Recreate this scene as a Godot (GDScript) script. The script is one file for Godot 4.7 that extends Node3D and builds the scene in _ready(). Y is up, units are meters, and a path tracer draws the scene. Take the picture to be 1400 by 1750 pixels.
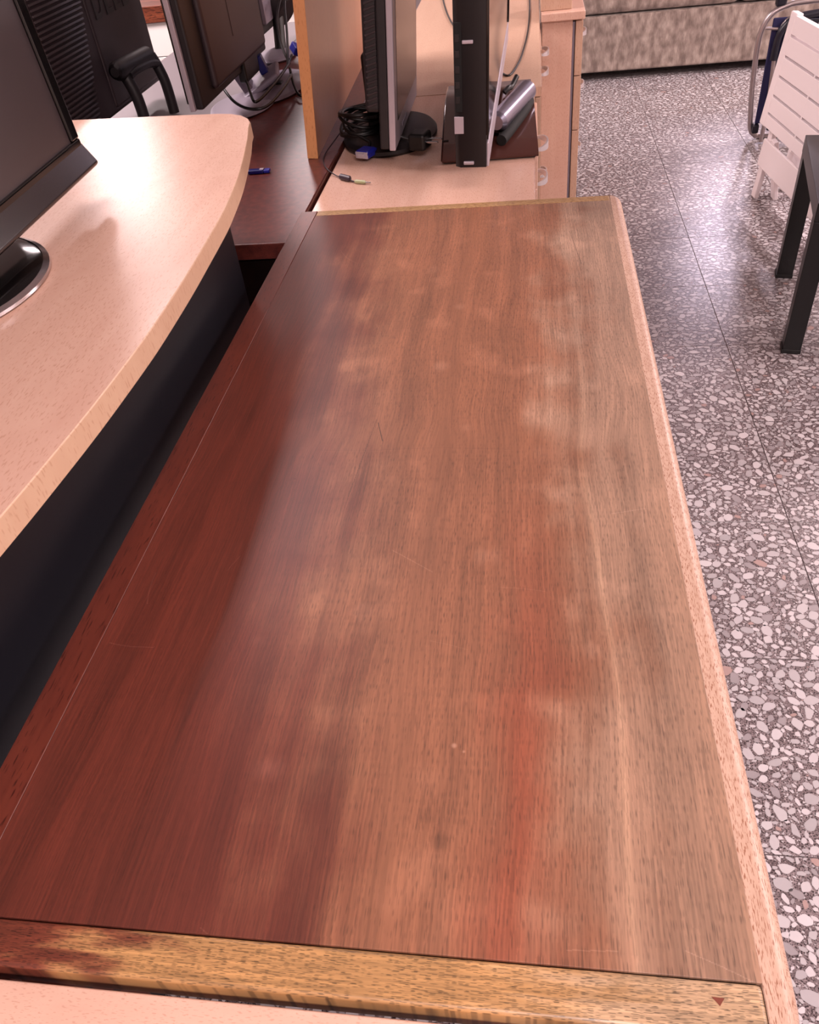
extends Node3D
# A second-hand furniture shop floor: a worn wooden desk in front, computer desks with monitors behind, terrazzo aisle on the right.

var rng := RandomNumberGenerator.new()
var M := {}          # materials
var used := {}       # names taken

# ------------------------------------------------------------------ mesh builder
class B:
	var v := PackedVector3Array()
	var n := PackedVector3Array()
	var uv := PackedVector2Array()
	var c := PackedColorArray()
	var xf := Transform3D.IDENTITY
	var col := Color(1, 1, 1)
	var ux := 0      # 1: planar uv from (x, z) within uvr
	var uvr := Rect2(0, 0, 1, 1)

	func uvof(p: Vector3) -> Vector2:
		return Vector2((p.x - uvr.position.x) / uvr.size.x, (p.z - uvr.position.y) / uvr.size.y)

	func tri(a: Vector3, b: Vector3, d: Vector3, na: Vector3, nb: Vector3, nd: Vector3) -> void:
		if ((d - a).cross(b - a)).dot(na + nb + nd) < 0.0:
			var t := b; b = d; d = t
			t = nb; nb = nd; nd = t
		for p in [a, b, d]:
			v.append(xf * p)
			uv.append(uvof(p) if ux == 1 else Vector2.ZERO)
			c.append(col)
		n.append((xf.basis * na).normalized())
		n.append((xf.basis * nb).normalized())
		n.append((xf.basis * nd).normalized())

	func quad(a: Vector3, b: Vector3, d: Vector3, e: Vector3, out: Vector3) -> void:
		tri(a, b, d, out, out, out)
		tri(a, d, e, out, out, out)

	# box with rounded edges: centre, size, radius, segments
	func rb(ctr: Vector3, s: Vector3, r := 0.002, seg := 1) -> void:
		var h := s / 2.0
		r = minf(r, minf(h.x, minf(h.y, h.z)) * 0.999)
		var st := []
		for k in 3:
			var a := PackedFloat32Array()
			for i in seg + 1:
				a.append(-h[k] + r * (1.0 - cos(PI / 2 * i / seg)) if seg > 1 else -h[k] + r * i)
			for i in range(seg, -1, -1):
				a.append(-a[i])
			st.append(a)
		for k in 3:
			var i1 := (k + 1) % 3
			var i2 := (k + 2) % 3
			for sg in [-1.0, 1.0]:
				var a1: PackedFloat32Array = st[i1]
				var a2: PackedFloat32Array = st[i2]
				for i in a1.size() - 1:
					for j in a2.size() - 1:
						var ps := []
						var ns := []
						for q in [[i, j], [i + 1, j], [i + 1, j + 1], [i, j + 1]]:
							var p := Vector3.ZERO
							p[k] = sg * h[k]
							p[i1] = a1[q[0]]
							p[i2] = a2[q[1]]
							var inner := p.clamp(-(h - Vector3.ONE * r), h - Vector3.ONE * r)
							var dn := p - inner
							if dn.length() < 1e-9:
								dn = Vector3.ZERO
								dn[k] = sg
							dn = dn.normalized()
							ps.append(ctr + inner + dn * r)
							ns.append(dn)
						if (ps[0] - ps[2]).length() > 1e-7:
							tri(ps[0], ps[1], ps[2], ns[0], ns[1], ns[2])
							tri(ps[0], ps[2], ps[3], ns[0], ns[2], ns[3])

	# box given by two corners
	func bx(a: Vector3, b: Vector3, r := 0.002, seg := 1) -> void:
		rb((a + b) / 2.0, (b - a).abs(), r, seg)

	func tube(path: Array, r, sides := 10, closed := false, flat := 1.0) -> void:
		var m := path.size()
		var frames := []
		var up := Vector3.UP
		for i in m:
			var p0: Vector3 = path[(i - 1 + m) % m] if (closed or i > 0) else path[i]
			var p1: Vector3 = path[(i + 1) % m] if (closed or i < m - 1) else path[i]
			var t := (p1 - p0).normalized()
			if i == 0 and absf(t.dot(up)) > 0.95:
				up = Vector3.RIGHT
			var sd := t.cross(up).normalized()
			up = sd.cross(t).normalized()
			frames.append([sd, up, t])
		var last := m if closed else m - 1
		for i in last:
			var j := (i + 1) % m
			var ri: float = r[i] if r is Array else r
			var rj: float = r[j] if r is Array else r
			for k in sides:
				var a0 := TAU * k / sides
				var a1 := TAU * (k + 1) / sides
				var n00: Vector3 = frames[i][0] * cos(a0) + frames[i][1] * sin(a0) * flat
				var n01: Vector3 = frames[i][0] * cos(a1) + frames[i][1] * sin(a1) * flat
				var n10: Vector3 = frames[j][0] * cos(a0) + frames[j][1] * sin(a0) * flat
				var n11: Vector3 = frames[j][0] * cos(a1) + frames[j][1] * sin(a1) * flat
				var q0: Vector3 = path[i]
				var q1: Vector3 = path[j]
				tri(q0 + n00 * ri, q0 + n01 * ri, q1 + n11 * rj, n00, n01, n11)
				tri(q0 + n00 * ri, q1 + n11 * rj, q1 + n10 * rj, n00, n11, n10)
		if not closed:
			for e in [0, m - 1]:
				var rr: float = r[e] if r is Array else r
				var out: Vector3 = frames[e][2] * (-1.0 if e == 0 else 1.0)
				for k in range(1, sides - 1):
					var cs := []
					for kk in [0, k, k + 1]:
						var a: float = TAU * kk / sides
						cs.append(path[e] + (frames[e][0] * cos(a) + frames[e][1] * sin(a) * flat) * rr)
					tri(cs[0], cs[1], cs[2], out, out, out)

	# profile of (radius, height) turned round the y axis, sx / sz stretch the circle
	func lathe(ctr: Vector3, prof: Array, segs := 40, sx := 1.0, sz := 1.0, smooth := true) -> void:
		for i in prof.size() - 1:
			var a: Vector2 = prof[i]
			var b: Vector2 = prof[i + 1]
			var e := (b - a).normalized()
			var ea := e
			var eb := e
			if smooth and i > 0:
				var q: Vector2 = (a - prof[i - 1]).normalized()
				if q.dot(e) > 0.6:
					ea = (q + e).normalized()
			if smooth and i < prof.size() - 2:
				var q: Vector2 = (prof[i + 2] - b).normalized()
				if q.dot(e) > 0.6:
					eb = (q + e).normalized()
			for k in segs:
				var a0 := TAU * k / segs
				var a1 := TAU * (k + 1) / segs
				var d0 := Vector3(cos(a0) * sx, 0, sin(a0) * sz)
				var d1 := Vector3(cos(a1) * sx, 0, sin(a1) * sz)
				var pa0 := ctr + d0 * a.x + Vector3.UP * a.y
				var pa1 := ctr + d1 * a.x + Vector3.UP * a.y
				var pb0 := ctr + d0 * b.x + Vector3.UP * b.y
				var pb1 := ctr + d1 * b.x + Vector3.UP * b.y
				var f0 := Vector3(cos(a0) / sx, 0, sin(a0) / sz).normalized()
				var f1 := Vector3(cos(a1) / sx, 0, sin(a1) / sz).normalized()
				var na0 := f0 * ea.y - Vector3.UP * ea.x
				var na1 := f1 * ea.y - Vector3.UP * ea.x
				var nb0 := f0 * eb.y - Vector3.UP * eb.x
				var nb1 := f1 * eb.y - Vector3.UP * eb.x
				if a.x > 1e-6:
					tri(pa0, pa1, pb1, na0, na1, nb1)
				if b.x > 1e-6:
					tri(pa0, pb1, pb0, na0, nb1, nb0)

	# flat polygon in xz (Vector2 x, z) extruded from y0 to y1, with a small chamfer
	func slab(poly: PackedVector2Array, y0: float, y1: float, ch := 0.002, top := true, side := true) -> void:
		var inn: PackedVector2Array = poly
		if ch > 0.0:
			var o := []
			for i in poly.size():
				var p := poly[i]
				var e0 := (p - poly[i - 1]).normalized()
				var e1 := (poly[(i + 1) % poly.size()] - p).normalized()
				var nn := (e0.orthogonal() + e1.orthogonal()).normalized()
				o.append(nn)
			var sgn := -1.0
			if Geometry2D.is_polygon_clockwise(poly):
				sgn = 1.0
			var tst := PackedVector2Array()
			for i in poly.size():
				tst.append(poly[i] + o[i] * ch * sgn)
			# keep the variant that lies inside
			if not Geometry2D.is_point_in_polygon(tst[0], poly):
				for i in poly.size():
					tst[i] = poly[i] - o[i] * ch * sgn
			inn = tst
		if top:
			var ix := Geometry2D.triangulate_polygon(inn)
			for t in range(0, ix.size(), 3):
				var a := inn[ix[t]]
				var b := inn[ix[t + 1]]
				var d := inn[ix[t + 2]]
				tri(Vector3(a.x, y1, a.y), Vector3(b.x, y1, b.y), Vector3(d.x, y1, d.y), Vector3.UP, Vector3.UP, Vector3.UP)
				tri(Vector3(a.x, y0, a.y), Vector3(b.x, y0, b.y), Vector3(d.x, y0, d.y), Vector3.DOWN, Vector3.DOWN, Vector3.DOWN)
		if side:
			for i in poly.size():
				var j := (i + 1) % poly.size()
				var ip := (i - 1 + poly.size()) % poly.size()
				var jn := (j + 1) % poly.size()
				var oa := poly[i] - inn[i] if ch > 0.0 else Vector2.ZERO
				var e := (poly[j] - poly[i])
				if e.length() < 1e-7:
					continue
				var out2 := e.orthogonal().normalized()
				if ch > 0.0:
					if out2.dot(oa) < 0.0:
						out2 = -out2
				elif Geometry2D.is_point_in_polygon((poly[i] + poly[j]) / 2.0 + out2 * 1e-4, poly):
					out2 = -out2
				var ea := (poly[i] - poly[ip]).orthogonal().normalized()
				var eb := (poly[jn] - poly[j]).orthogonal().normalized()
				if e.orthogonal().dot(out2) < 0.0:
					ea = -ea
					eb = -eb
				var na2 := (out2 + ea).normalized() if out2.dot(ea) > 0.6 else out2
				var nb2 := (out2 + eb).normalized() if out2.dot(eb) > 0.6 else out2
				var na := Vector3(na2.x, 0, na2.y)
				var nb := Vector3(nb2.x, 0, nb2.y)
				var pa := poly[i]
				var pb := poly[j]
				var ya := y1 - ch
				tri(Vector3(pa.x, y0, pa.y), Vector3(pb.x, y0, pb.y), Vector3(pb.x, ya, pb.y), na, nb, nb)
				tri(Vector3(pa.x, y0, pa.y), Vector3(pb.x, ya, pb.y), Vector3(pa.x, ya, pa.y), na, nb, na)
				if ch > 0.0:
					var qa := inn[i]
					var qb := inn[j]
					tri(Vector3(pa.x, ya, pa.y), Vector3(pb.x, ya, pb.y), Vector3(qb.x, y1, qb.y), na, nb, (nb + Vector3.UP).normalized())
					tri(Vector3(pa.x, ya, pa.y), Vector3(qb.x, y1, qb.y), Vector3(qa.x, y1, qa.y), na, (nb + Vector3.UP).normalized(), (na + Vector3.UP).normalized())

	func mesh() -> ArrayMesh:
		var a := []
		a.resize(Mesh.ARRAY_MAX)
		a[Mesh.ARRAY_VERTEX] = v
		a[Mesh.ARRAY_NORMAL] = n
		a[Mesh.ARRAY_TEX_UV] = uv
		a[Mesh.ARRAY_COLOR] = c
		var m := ArrayMesh.new()
		m.add_surface_from_arrays(Mesh.PRIMITIVE_TRIANGLES, a)
		return m

# ------------------------------------------------------------------ scene helpers
func numbered(called: String) -> String:
	if not used.has(called):
		used[called] = 0
		return called
	used[called] += 1
	return "%s_%03d" % [called, used[called]]

func thing(called: String, label: String, category: String, at := Vector3.ZERO, turn := Vector3.ZERO, group := "") -> Node3D:
	var o := Node3D.new()
	o.name = numbered(called)
	add_child(o)
	o.position = at
	o.rotation = turn
	o.set_meta("label", label)
	o.set_meta("category", category)
	if group != "":
		o.set_meta("group", group)
	return o

func part(called: String, b: B, m: Material, parent: Node3D, label := "") -> MeshInstance3D:
	var o := MeshInstance3D.new()
	o.name = called
	o.mesh = b.mesh()
	o.material_override = m
	parent.add_child(o, true)
	if label != "":
		o.set_meta("label", label)
	return o

func solo(called: String, b: B, m: Material, label: String, category: String, at := Vector3.ZERO, turn := Vector3.ZERO, group := "") -> MeshInstance3D:
	var o := MeshInstance3D.new()
	o.name = numbered(called)
	o.mesh = b.mesh()
	o.material_override = m
	add_child(o)
	o.position = at
	o.rotation = turn
	o.set_meta("label", label)
	o.set_meta("category", category)
	if group != "":
		o.set_meta("group", group)
	return o

func structure(called: String, b: B, m: Material) -> MeshInstance3D:
	var o := MeshInstance3D.new()
	o.name = called
	o.mesh = b.mesh()
	o.material_override = m
	add_child(o)
	o.set_meta("kind", "structure")
	return o

func spline(pts: Array, per := 6, closed := false) -> Array:
	var out := []
	var m := pts.size()
	for i in (m if closed else m - 1):
		var p0: Vector3 = pts[(i - 1 + m) % m] if (closed or i > 0) else pts[i]
		var p1: Vector3 = pts[i]
		var p2: Vector3 = pts[(i + 1) % m]
		var p3: Vector3 = pts[(i + 2) % m] if (closed or i + 2 < m) else p2
		for k in per:
			out.append(p1.cubic_interpolate(p2, p0, p3, float(k) / per))
	if not closed:
		out.append(pts[m - 1])
	return out

# ------------------------------------------------------------------ textures
func field(seed_: int, w: int, h: int, freq: float, sx := 1, sy := 1, oct := 3, kind := FastNoiseLite.TYPE_SIMPLEX_SMOOTH) -> PackedByteArray:
	var f := FastNoiseLite.new()
	f.seed = seed_
	f.noise_type = kind
	f.frequency = freq
	f.fractal_octaves = oct
	var im := f.get_seamless_image(maxi(w / sx, 8), maxi(h / sy, 8))
	im.convert(Image.FORMAT_L8)
	if sx > 1 or sy > 1:
		im.resize(w, h, Image.INTERPOLATE_CUBIC)
	return im.get_data()

func tex(w: int, h: int, d: PackedByteArray) -> ImageTexture:
	return ImageTexture.create_from_image(Image.create_from_data(w, h, false, Image.FORMAT_RGB8, d))

# grain along v: base colour pair, pores
func wood_tex(w: int, h: int, seed_: int, dark: Color, light: Color, pore: Color, pore_share: float, fine := 0.5, turned := false, plen := 10) -> ImageTexture:
	var s1 := field(seed_, w, h, 0.012, 1, 16, 4)
	var s2 := field(seed_ + 1, w, h, 0.09, 1, 24, 2)
	var bl := field(seed_ + 2, w, h, 0.006, 2, 2, 3)
	var po := field(seed_ + 3, w, h, 0.30, 1, plen, 1)
	var d := PackedByteArray()
	d.resize(w * h * 3)
	var lim := 255.0 * (1.0 - pore_share)
	for i in w * h:
		var t := 0.45 * s1[i] / 255.0 + 0.25 * bl[i] / 255.0 + 0.3 * lerpf(0.5, s2[i] / 255.0, fine)
		t = clampf((t - 0.5) * 1.7 + 0.5, 0.0, 1.0)
		var k := clampf((po[i] - lim) / 28.0, 0.0, 1.0)
		d[i * 3] = int(255.0 * lerpf(lerpf(dark.r, light.r, t), pore.r, k))
		d[i * 3 + 1] = int(255.0 * lerpf(lerpf(dark.g, light.g, t), pore.g, k))
		d[i * 3 + 2] = int(255.0 * lerpf(lerpf(dark.b, light.b, t), pore.b, k))
	var im := Image.create_from_data(w, h, false, Image.FORMAT_RGB8, d)
	if turned:
		im.rotate_90(CLOCKWISE)
	return ImageTexture.create_from_image(im)

func mottle_tex(w: int, h: int, seed_: int, a: Color, b: Color, f1: float, f2: float, mix: float, gain := 1.8, sy := 1) -> ImageTexture:
	var n1 := field(seed_, w, h, f1, 1, sy, 4)
	var n2 := field(seed_ + 1, w, h, f2, 1, 1, 2)
	var d := PackedByteArray()
	d.resize(w * h * 3)
	for i in w * h:
		var t := clampf(((lerpf(n1[i], n2[i], mix)) / 255.0 - 0.5) * gain + 0.5, 0.0, 1.0)
		d[i * 3] = int(255.0 * lerpf(a.r, b.r, t))
		d[i * 3 + 1] = int(255.0 * lerpf(a.g, b.g, t))
		d[i * 3 + 2] = int(255.0 * lerpf(a.b, b.b, t))
	return tex(w, h, d)

# worn veneer of the big desk: dark red lacquer on the left, lacquer rubbed off towards the right; row 0 is the far end
func desk_tex(w: int, h: int) -> ImageTexture:
	var st := field(11, w, h, 0.014, 1, 32, 4)
	var fi := field(12, w, h, 0.28, 1, 48, 2)
	var po := field(13, w, h, 0.6, 1, 11, 1)
	var bl := field(14, w, h, 0.009, 4, 4, 4)
	var wa := field(15, w, h, 0.012, 4, 8, 2)
	var cl := field(16, w, h, 0.011, 2, 2, 3)
	var red := Color(0.35, 0.162, 0.122)
	var mid := Color(0.49, 0.323, 0.235)
	var tan := Color(0.545, 0.44, 0.365)
	var d := PackedByteArray()
	d.resize(w * h * 3)
	for j in h:
		var q := 1.0 - float(j) / h            # 0 near, 1 far
		var edge := 0.37 - 0.13 * q + 0.05 * sin(q * 5.0 + 1.0)
		for i in w:
			var k := j * w + i
			var wv := (wa[k] - 128) * 0.10
			var ii := clampi(i + int(wv), 0, w - 1)
			var s := (st[j * w + ii] - 128) / 128.0
			var f := (fi[j * w + ii] - 128) / 128.0
			var bb := (bl[k] - 128) / 128.0
			var u := float(i) / w + s * 0.05 + bb * 0.07 + (cl[k] - 128) / 128.0 * 0.05
			var t := smoothstep(edge - 0.13, edge + 0.12, u)
			var r := lerpf(red.r, mid.r, t)
			var g := lerpf(red.g, mid.g, t)
			var b := lerpf(red.b, mid.b, t)
			# greyer, paler heartwood towards the right edge
			var t2 := smoothstep(0.74, 0.90, u) * (0.75 + 0.25 * q)
			r = lerpf(r, tan.r, t2)
			g = lerpf(g, tan.g, t2)
			b = lerpf(b, tan.b, t2)
			# a reddish stripe left of it in the near half
			var t3 := exp(-pow((lerpf(u, float(i) / w + wv / w, 0.6) - 0.735) / 0.045, 2.0)) * smoothstep(0.45, 0.08, q) * 0.6
			r = lerpf(r, 0.45, t3)
			g = lerpf(g, 0.215, t3)
			b = lerpf(b, 0.145, t3)
			var v := 1.0 + s * 0.10 + f * 0.15 + bb * 0.05
			# white haze in the worn places
			var hz := clampf((cl[k] - 168) / 60.0, 0.0, 1.0) * 0.05 * t
			# pale sapwood line
			var sap := exp(-pow((float(i) / w + wv / w - 0.865 + 0.03 * q) / 0.006, 2.0)) * 0.06 * smoothstep(0.75, 0.3, q)
			var pk := clampf((po[k] - 162) / 70.0, 0.0, 1.0) * (0.12 + 0.14 * t)
			v *= 1.0 - pk
			d[k * 3] = clampi(int(255.0 * (r * v + hz + sap)), 0, 255)
			d[k * 3 + 1] = clampi(int(255.0 * (g * v + hz * 0.8 + sap * 0.9)), 0, 255)
			d[k * 3 + 2] = clampi(int(255.0 * (b * v + hz * 0.7 + sap * 0.7)), 0, 255)
	# spots: [u, q, radius px, strength]; pale water marks, a dark stain, scuffs
	for sp in [[0.66, 0.29, 30, 0.10], [0.36, 0.10, 34, 0.12], [0.52, 0.57, 30, 0.12], [0.55, 0.70, 20, 0.10], [0.45, 0.23, 22, 0.07], [0.28, 0.2, 20, 0.06], [0.60, 0.46, 22, 0.07], [0.8, 0.36, 26, 0.07],
			[0.63, 0.122, 5, 0.30], [0.645, 0.118, 3, 0.3], [0.60, 0.075, 20, -0.10], [0.25, 0.385, 5, -0.25], [0.17, 0.5, 5, -0.2], [0.62, 0.06, 14, -0.16], [0.46, 0.80, 24, 0.06], [0.3, 0.86, 30, 0.05], [0.84, 0.2, 20, 0.08], [0.77, 0.42, 40, 0.05]]:
		var cx := int(sp[0] * w)
		var cy := int((1.0 - sp[1]) * h)
		var rr: int = sp[2]
		for y in range(maxi(cy - rr, 0), mini(cy + rr, h - 1)):
			for x in range(maxi(cx - rr, 0), mini(cx + rr, w - 1)):
				var k := y * w + x
				var dd := Vector2(x - cx, y - cy).length() / rr + (st[k] - 128) / 300.0
				var a: float = sp[3] * 0.55 * smoothstep(1.0, 0.15, dd)
				for e in 3:
					d[k * 3 + e] = clampi(int(d[k * 3 + e] + a * 255.0 * (0.9 if a > 0.0 else d[k * 3 + e] / 160.0)), 0, 255)
	# fine scratches: arcs of lighter wood
	var g2 := RandomNumberGenerator.new()
	g2.seed = 77
	for s in 34:
		var x := g2.randf() * w
		var y := g2.randf() * h
		var a := g2.randf_range(-0.6, 0.6) + (PI / 2 if g2.randf() < 0.35 else 0.0)
		var bend := g2.randf_range(-0.006, 0.006)
		var amt := g2.randf_range(6.0, 22.0)
		for t in int(g2.randf_range(15, 110)):
			x += cos(a)
			y += sin(a)
			a += bend
			if x < 0 or y < 0 or x >= w - 1 or y >= h - 1:
				break
			var k := (int(y) * w + int(x)) * 3
			for e in 3:
				d[k + e] = clampi(int(d[k + e] + amt), 0, 255)
	# the long crack across the grain and two splits along it
	for t in int(0.42 * w):
		var x := int(0.28 * w) + t
		var y := int((1.0 - 0.427) * h + 3.0 * sin(t * 0.02))
		var k := (y * w + x) * 3
		for e in 3:
			d[k + e] = clampi(int(d[k + e] * 0.84), 0, 255)
			d[k + w * 3 + e] = clampi(int(d[k + w * 3 + e] * 1.08 + 3), 0, 255)
	for cr in [[0.395, 0.475, 0.375, 0.36], [0.40, 0.47, 0.42, 0.44], [0.86, 0.9, 0.885, 0.80]]:
		for t in 200:
			var f := t / 200.0
			var x := int(lerpf(cr[0], cr[2], f) * w)
			var y := int((1.0 - lerpf(cr[1], cr[3], f)) * h)
			var k := (y * w + x) * 3
			for e in 3:
				d[k + e] = int(d[k + e] * 0.6)
	return tex(w, h, d)

func near_strip_tex() -> ImageTexture:
	var w := 1536
	var h := 96
	var po := field(35, w, h, 0.62, 12, 1, 1)
	var st := field(36, w, h, 0.10, 32, 1, 3)
	var bl := field(37, w, h, 0.02, 4, 1, 3)
	var d := PackedByteArray()
	d.resize(w * h * 3)
	for j in h:
		for i in w:
			var k := j * w + i
			var u := float(i) / w + (bl[k] - 128) / 128.0 * 0.10 + (0.5 - float(j) / h) * -0.05
			var t := smoothstep(0.10, 0.30, u)
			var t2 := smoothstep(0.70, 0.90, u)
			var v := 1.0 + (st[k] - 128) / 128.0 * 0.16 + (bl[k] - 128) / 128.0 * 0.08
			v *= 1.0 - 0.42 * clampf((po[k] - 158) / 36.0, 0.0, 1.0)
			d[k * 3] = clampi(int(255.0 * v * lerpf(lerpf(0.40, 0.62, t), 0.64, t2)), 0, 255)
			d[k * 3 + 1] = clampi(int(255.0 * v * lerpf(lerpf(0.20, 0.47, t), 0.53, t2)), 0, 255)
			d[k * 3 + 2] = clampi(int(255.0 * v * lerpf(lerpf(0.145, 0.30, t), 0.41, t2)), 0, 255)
	return tex(w, h, d)

func mat(called: String, albedo: Color, rough := 0.5, metal := 0.0, spec := 0.5) -> StandardMaterial3D:
	var m := StandardMaterial3D.new()
	m.resource_name = called
	m.albedo_color = albedo
	m.roughness = rough
	m.metallic = metal
	m.metallic_specular = spec
	M[called] = m
	return m

func mapped(called: String, t: Texture2D, scale: Vector3, rough := 0.5, tint := Color(1, 1, 1), spec := 0.5) -> StandardMaterial3D:
	var m := mat(called, tint, rough, 0.0, spec)
	m.albedo_texture = t
	m.uv1_triplanar = true
	m.uv1_scale = scale
	m.uv1_triplanar_sharpness = 8.0
	return m

func relief(m: StandardMaterial3D, seed_: int, freq: float, cm: float, size := 256, sy := 1) -> void:
	var d := field(seed_, size, size, freq, 1, sy, 2)
	m.heightmap_enabled = true
	m.heightmap_texture = ImageTexture.create_from_image(Image.create_from_data(size, size, false, Image.FORMAT_L8, d))
	m.heightmap_scale = cm

func materials() -> void:
	var m: StandardMaterial3D
	m = mat("veneer", Color(1, 1, 1), 0.44)
	m.albedo_texture = desk_tex(896, 2048)
	mapped("strip_tan", wood_tex(512, 512, 31, Color(0.57, 0.45, 0.30), Color(0.66, 0.53, 0.37), Color(0.40, 0.27, 0.17), 0.35, 0.6, true, 7), Vector3(5, 5, 5), 0.42)
	m = mat("strip_near", Color(1, 1, 1), 0.42)
	m.albedo_texture = near_strip_tex()
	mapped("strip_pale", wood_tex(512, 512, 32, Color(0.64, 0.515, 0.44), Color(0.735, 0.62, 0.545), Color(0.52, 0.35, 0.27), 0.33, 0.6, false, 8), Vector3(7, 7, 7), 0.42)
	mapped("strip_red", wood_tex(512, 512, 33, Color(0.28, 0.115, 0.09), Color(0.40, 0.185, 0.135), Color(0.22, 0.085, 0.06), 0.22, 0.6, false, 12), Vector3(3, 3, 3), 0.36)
	mapped("desk_body", wood_tex(256, 256, 34, Color(0.33, 0.14, 0.09), Color(0.45, 0.22, 0.15), Color(0.2, 0.08, 0.05), 0.3), Vector3(2, 2, 2), 0.5)
	var beech := wood_tex(512, 512, 41, Color(0.785, 0.63, 0.555), Color(0.815, 0.67, 0.595), Color(0.74, 0.58, 0.50), 0.27, 0.6, false, 5)
	var beech_x := wood_tex(512, 512, 41, Color(0.785, 0.63, 0.555), Color(0.815, 0.67, 0.595), Color(0.74, 0.58, 0.50), 0.27, 0.6, true, 5)
	mapped("beech", beech, Vector3(3, 3, 3), 0.26)
	mapped("beech_cross", beech_x, Vector3(6, 6, 6), 0.38)
	mapped("beech_dull", beech, Vector3(2, 2, 2), 0.45, Color(0.92, 0.93, 0.90))
	mapped("beech_band", beech, Vector3(2, 2, 2), 0.4, Color(0.93, 0.95, 0.90))
	mapped("board_face", beech, Vector3(2, 2, 2), 0.30, Color(0.86, 0.76, 0.66))
	mapped("board_edge", beech, Vector3(2, 2, 2), 0.4, Color(1.0, 0.87, 0.66))
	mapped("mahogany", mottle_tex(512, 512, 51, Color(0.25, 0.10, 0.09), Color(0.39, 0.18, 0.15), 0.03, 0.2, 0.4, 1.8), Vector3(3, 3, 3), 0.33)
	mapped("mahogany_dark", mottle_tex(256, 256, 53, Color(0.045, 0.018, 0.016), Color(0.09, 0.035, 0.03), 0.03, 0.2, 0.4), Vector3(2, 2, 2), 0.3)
	mat("navy_panel", Color(0.04, 0.042, 0.075), 0.42)
	mat("grey_top", Color(0.40, 0.36, 0.375), 0.45)
	m = mat("black_plastic", Color(0.095, 0.074, 0.084), 0.5)
	relief(m, 61, 0.4, 0.02)
	m.uv1_triplanar = true
	m.uv1_scale = Vector3(20, 20, 20)
	mat("dark_back", Color(0.165, 0.12, 0.135), 0.48)
	mat("gloss_black", Color(0.03, 0.025, 0.027), 0.10)
	mat("gloss_brown", Color(0.27, 0.15, 0.13), 0.13)
	mat("bezel_dark", Color(0.15, 0.118, 0.115), 0.25)
	mat("screen_matt", Color(0.17, 0.13, 0.14), 0.45, 0.0, 0.6)
	mat("screen_gloss", Color(0.05, 0.04, 0.04), 0.07, 0.0, 0.6)
	mat("screen_brown", Color(0.09, 0.07, 0.065), 0.2, 0.0, 0.6)
	mat("silver", Color(0.70, 0.66, 0.69), 0.35, 0.3)
	mat("drum_metal", Color(0.52, 0.50, 0.56), 0.28, 0.9)
	mat("tv_black", Color(0.075, 0.058, 0.066), 0.45)
	mat("silver_grey", Color(0.48, 0.445, 0.49), 0.42, 0.1)
	mat("lilac_grey", Color(0.40, 0.365, 0.42), 0.45)
	mat("chrome", Color(0.80, 0.80, 0.82), 0.14, 1.0)
	mat("satin_metal", Color(0.82, 0.79, 0.79), 0.38, 0.75)
	mat("tube_metal", Color(0.66, 0.62, 0.62), 0.32, 0.9)
	mat("rubber", Color(0.02, 0.017, 0.02), 0.45)
	mat("cable_grey", Color(0.16, 0.12, 0.14), 0.5)
	mat("plug_blue", Color(0.10, 0.12, 0.50), 0.35)
	mat("usb_blue", Color(0.03, 0.05, 0.32), 0.3)
	mat("jack_green", Color(0.66, 0.68, 0.52), 0.4)
	mat("ferrite", Color(0.24, 0.19, 0.23), 0.45)
	m = mat("white_paint", Color(0.90, 0.86, 0.865), 0.40)
	mat("white_front", Color(0.93, 0.92, 0.90), 0.3)
	mat("black_laminate", Color(0.022, 0.016, 0.018), 0.3, 0.0, 0.45)
	m = mapped("velvet", mottle_tex(512, 512, 71, Color(0.41, 0.35, 0.32), Color(0.68, 0.62, 0.575), 0.018, 0.5, 0.42, 2.0, 2), Vector3(2.0, 2.0, 2.0), 0.85)
	m.rim_enabled = true
	m.rim = 0.4
	m.rim_tint = 0.6
	relief(m, 73, 0.2, 0.12, 256, 4)
	mat("void_black", Color(0.012, 0.01, 0.01), 0.8)
	m = mat("blue_cloth", Color(0.10, 0.09, 0.26), 0.8)
	mat("blue_plastic", Color(0.02, 0.03, 0.10), 0.35)
	# terrazzo: mauve cement with fine dark and pale crumbs; the big chips are geometry
	var n1 := field(81, 512, 512, 0.14, 1, 1, 2)
	var n2 := field(82, 512, 512, 0.02, 1, 1, 3)
	var n3 := field(83, 512, 512, 0.20, 1, 1, 1)
	var d := PackedByteArray()
	d.resize(512 * 512 * 3)
	for i in 512 * 512:
		var t := (n2[i] - 128) / 128.0 * 0.10
		var r := 0.45 + t
		var g := 0.40 + t
		var b := 0.405 + t
		var k := clampf((n1[i] - 168) / 20.0, 0.0, 1.0)
		var k2 := clampf((n3[i] - 165) / 20.0, 0.0, 1.0)
		r = lerpf(lerpf(r, 0.60, k), 0.15, k2)
		g = lerpf(lerpf(g, 0.55, k), 0.11, k2)
		b = lerpf(lerpf(b, 0.55, k), 0.12, k2)
		d[i * 3] = int(r * 255)
		d[i * 3 + 1] = int(g * 255)
		d[i * 3 + 2] = int(b * 255)
	m = mapped("cement", tex(512, 512, d), Vector3(2.6, 2.6, 2.6), 0.30)
	m.uv1_world_triplanar = true
	m = mat("chips", Color(1, 1, 1), 0.27)
	m.vertex_color_use_as_albedo = true
	mat("grout", Color(0.31, 0.27, 0.275), 0.7)
	mapped("wall_paint", mottle_tex(256, 256, 91, Color(0.78, 0.72, 0.69), Color(0.83, 0.77, 0.74), 0.02, 0.2, 0.3), Vector3(0.5, 0.5, 0.5), 0.8)
	mat("ceiling_white", Color(0.85, 0.82, 0.80), 0.9)
	mat("lamp_case", Color(0.85, 0.85, 0.85), 0.4)
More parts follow.
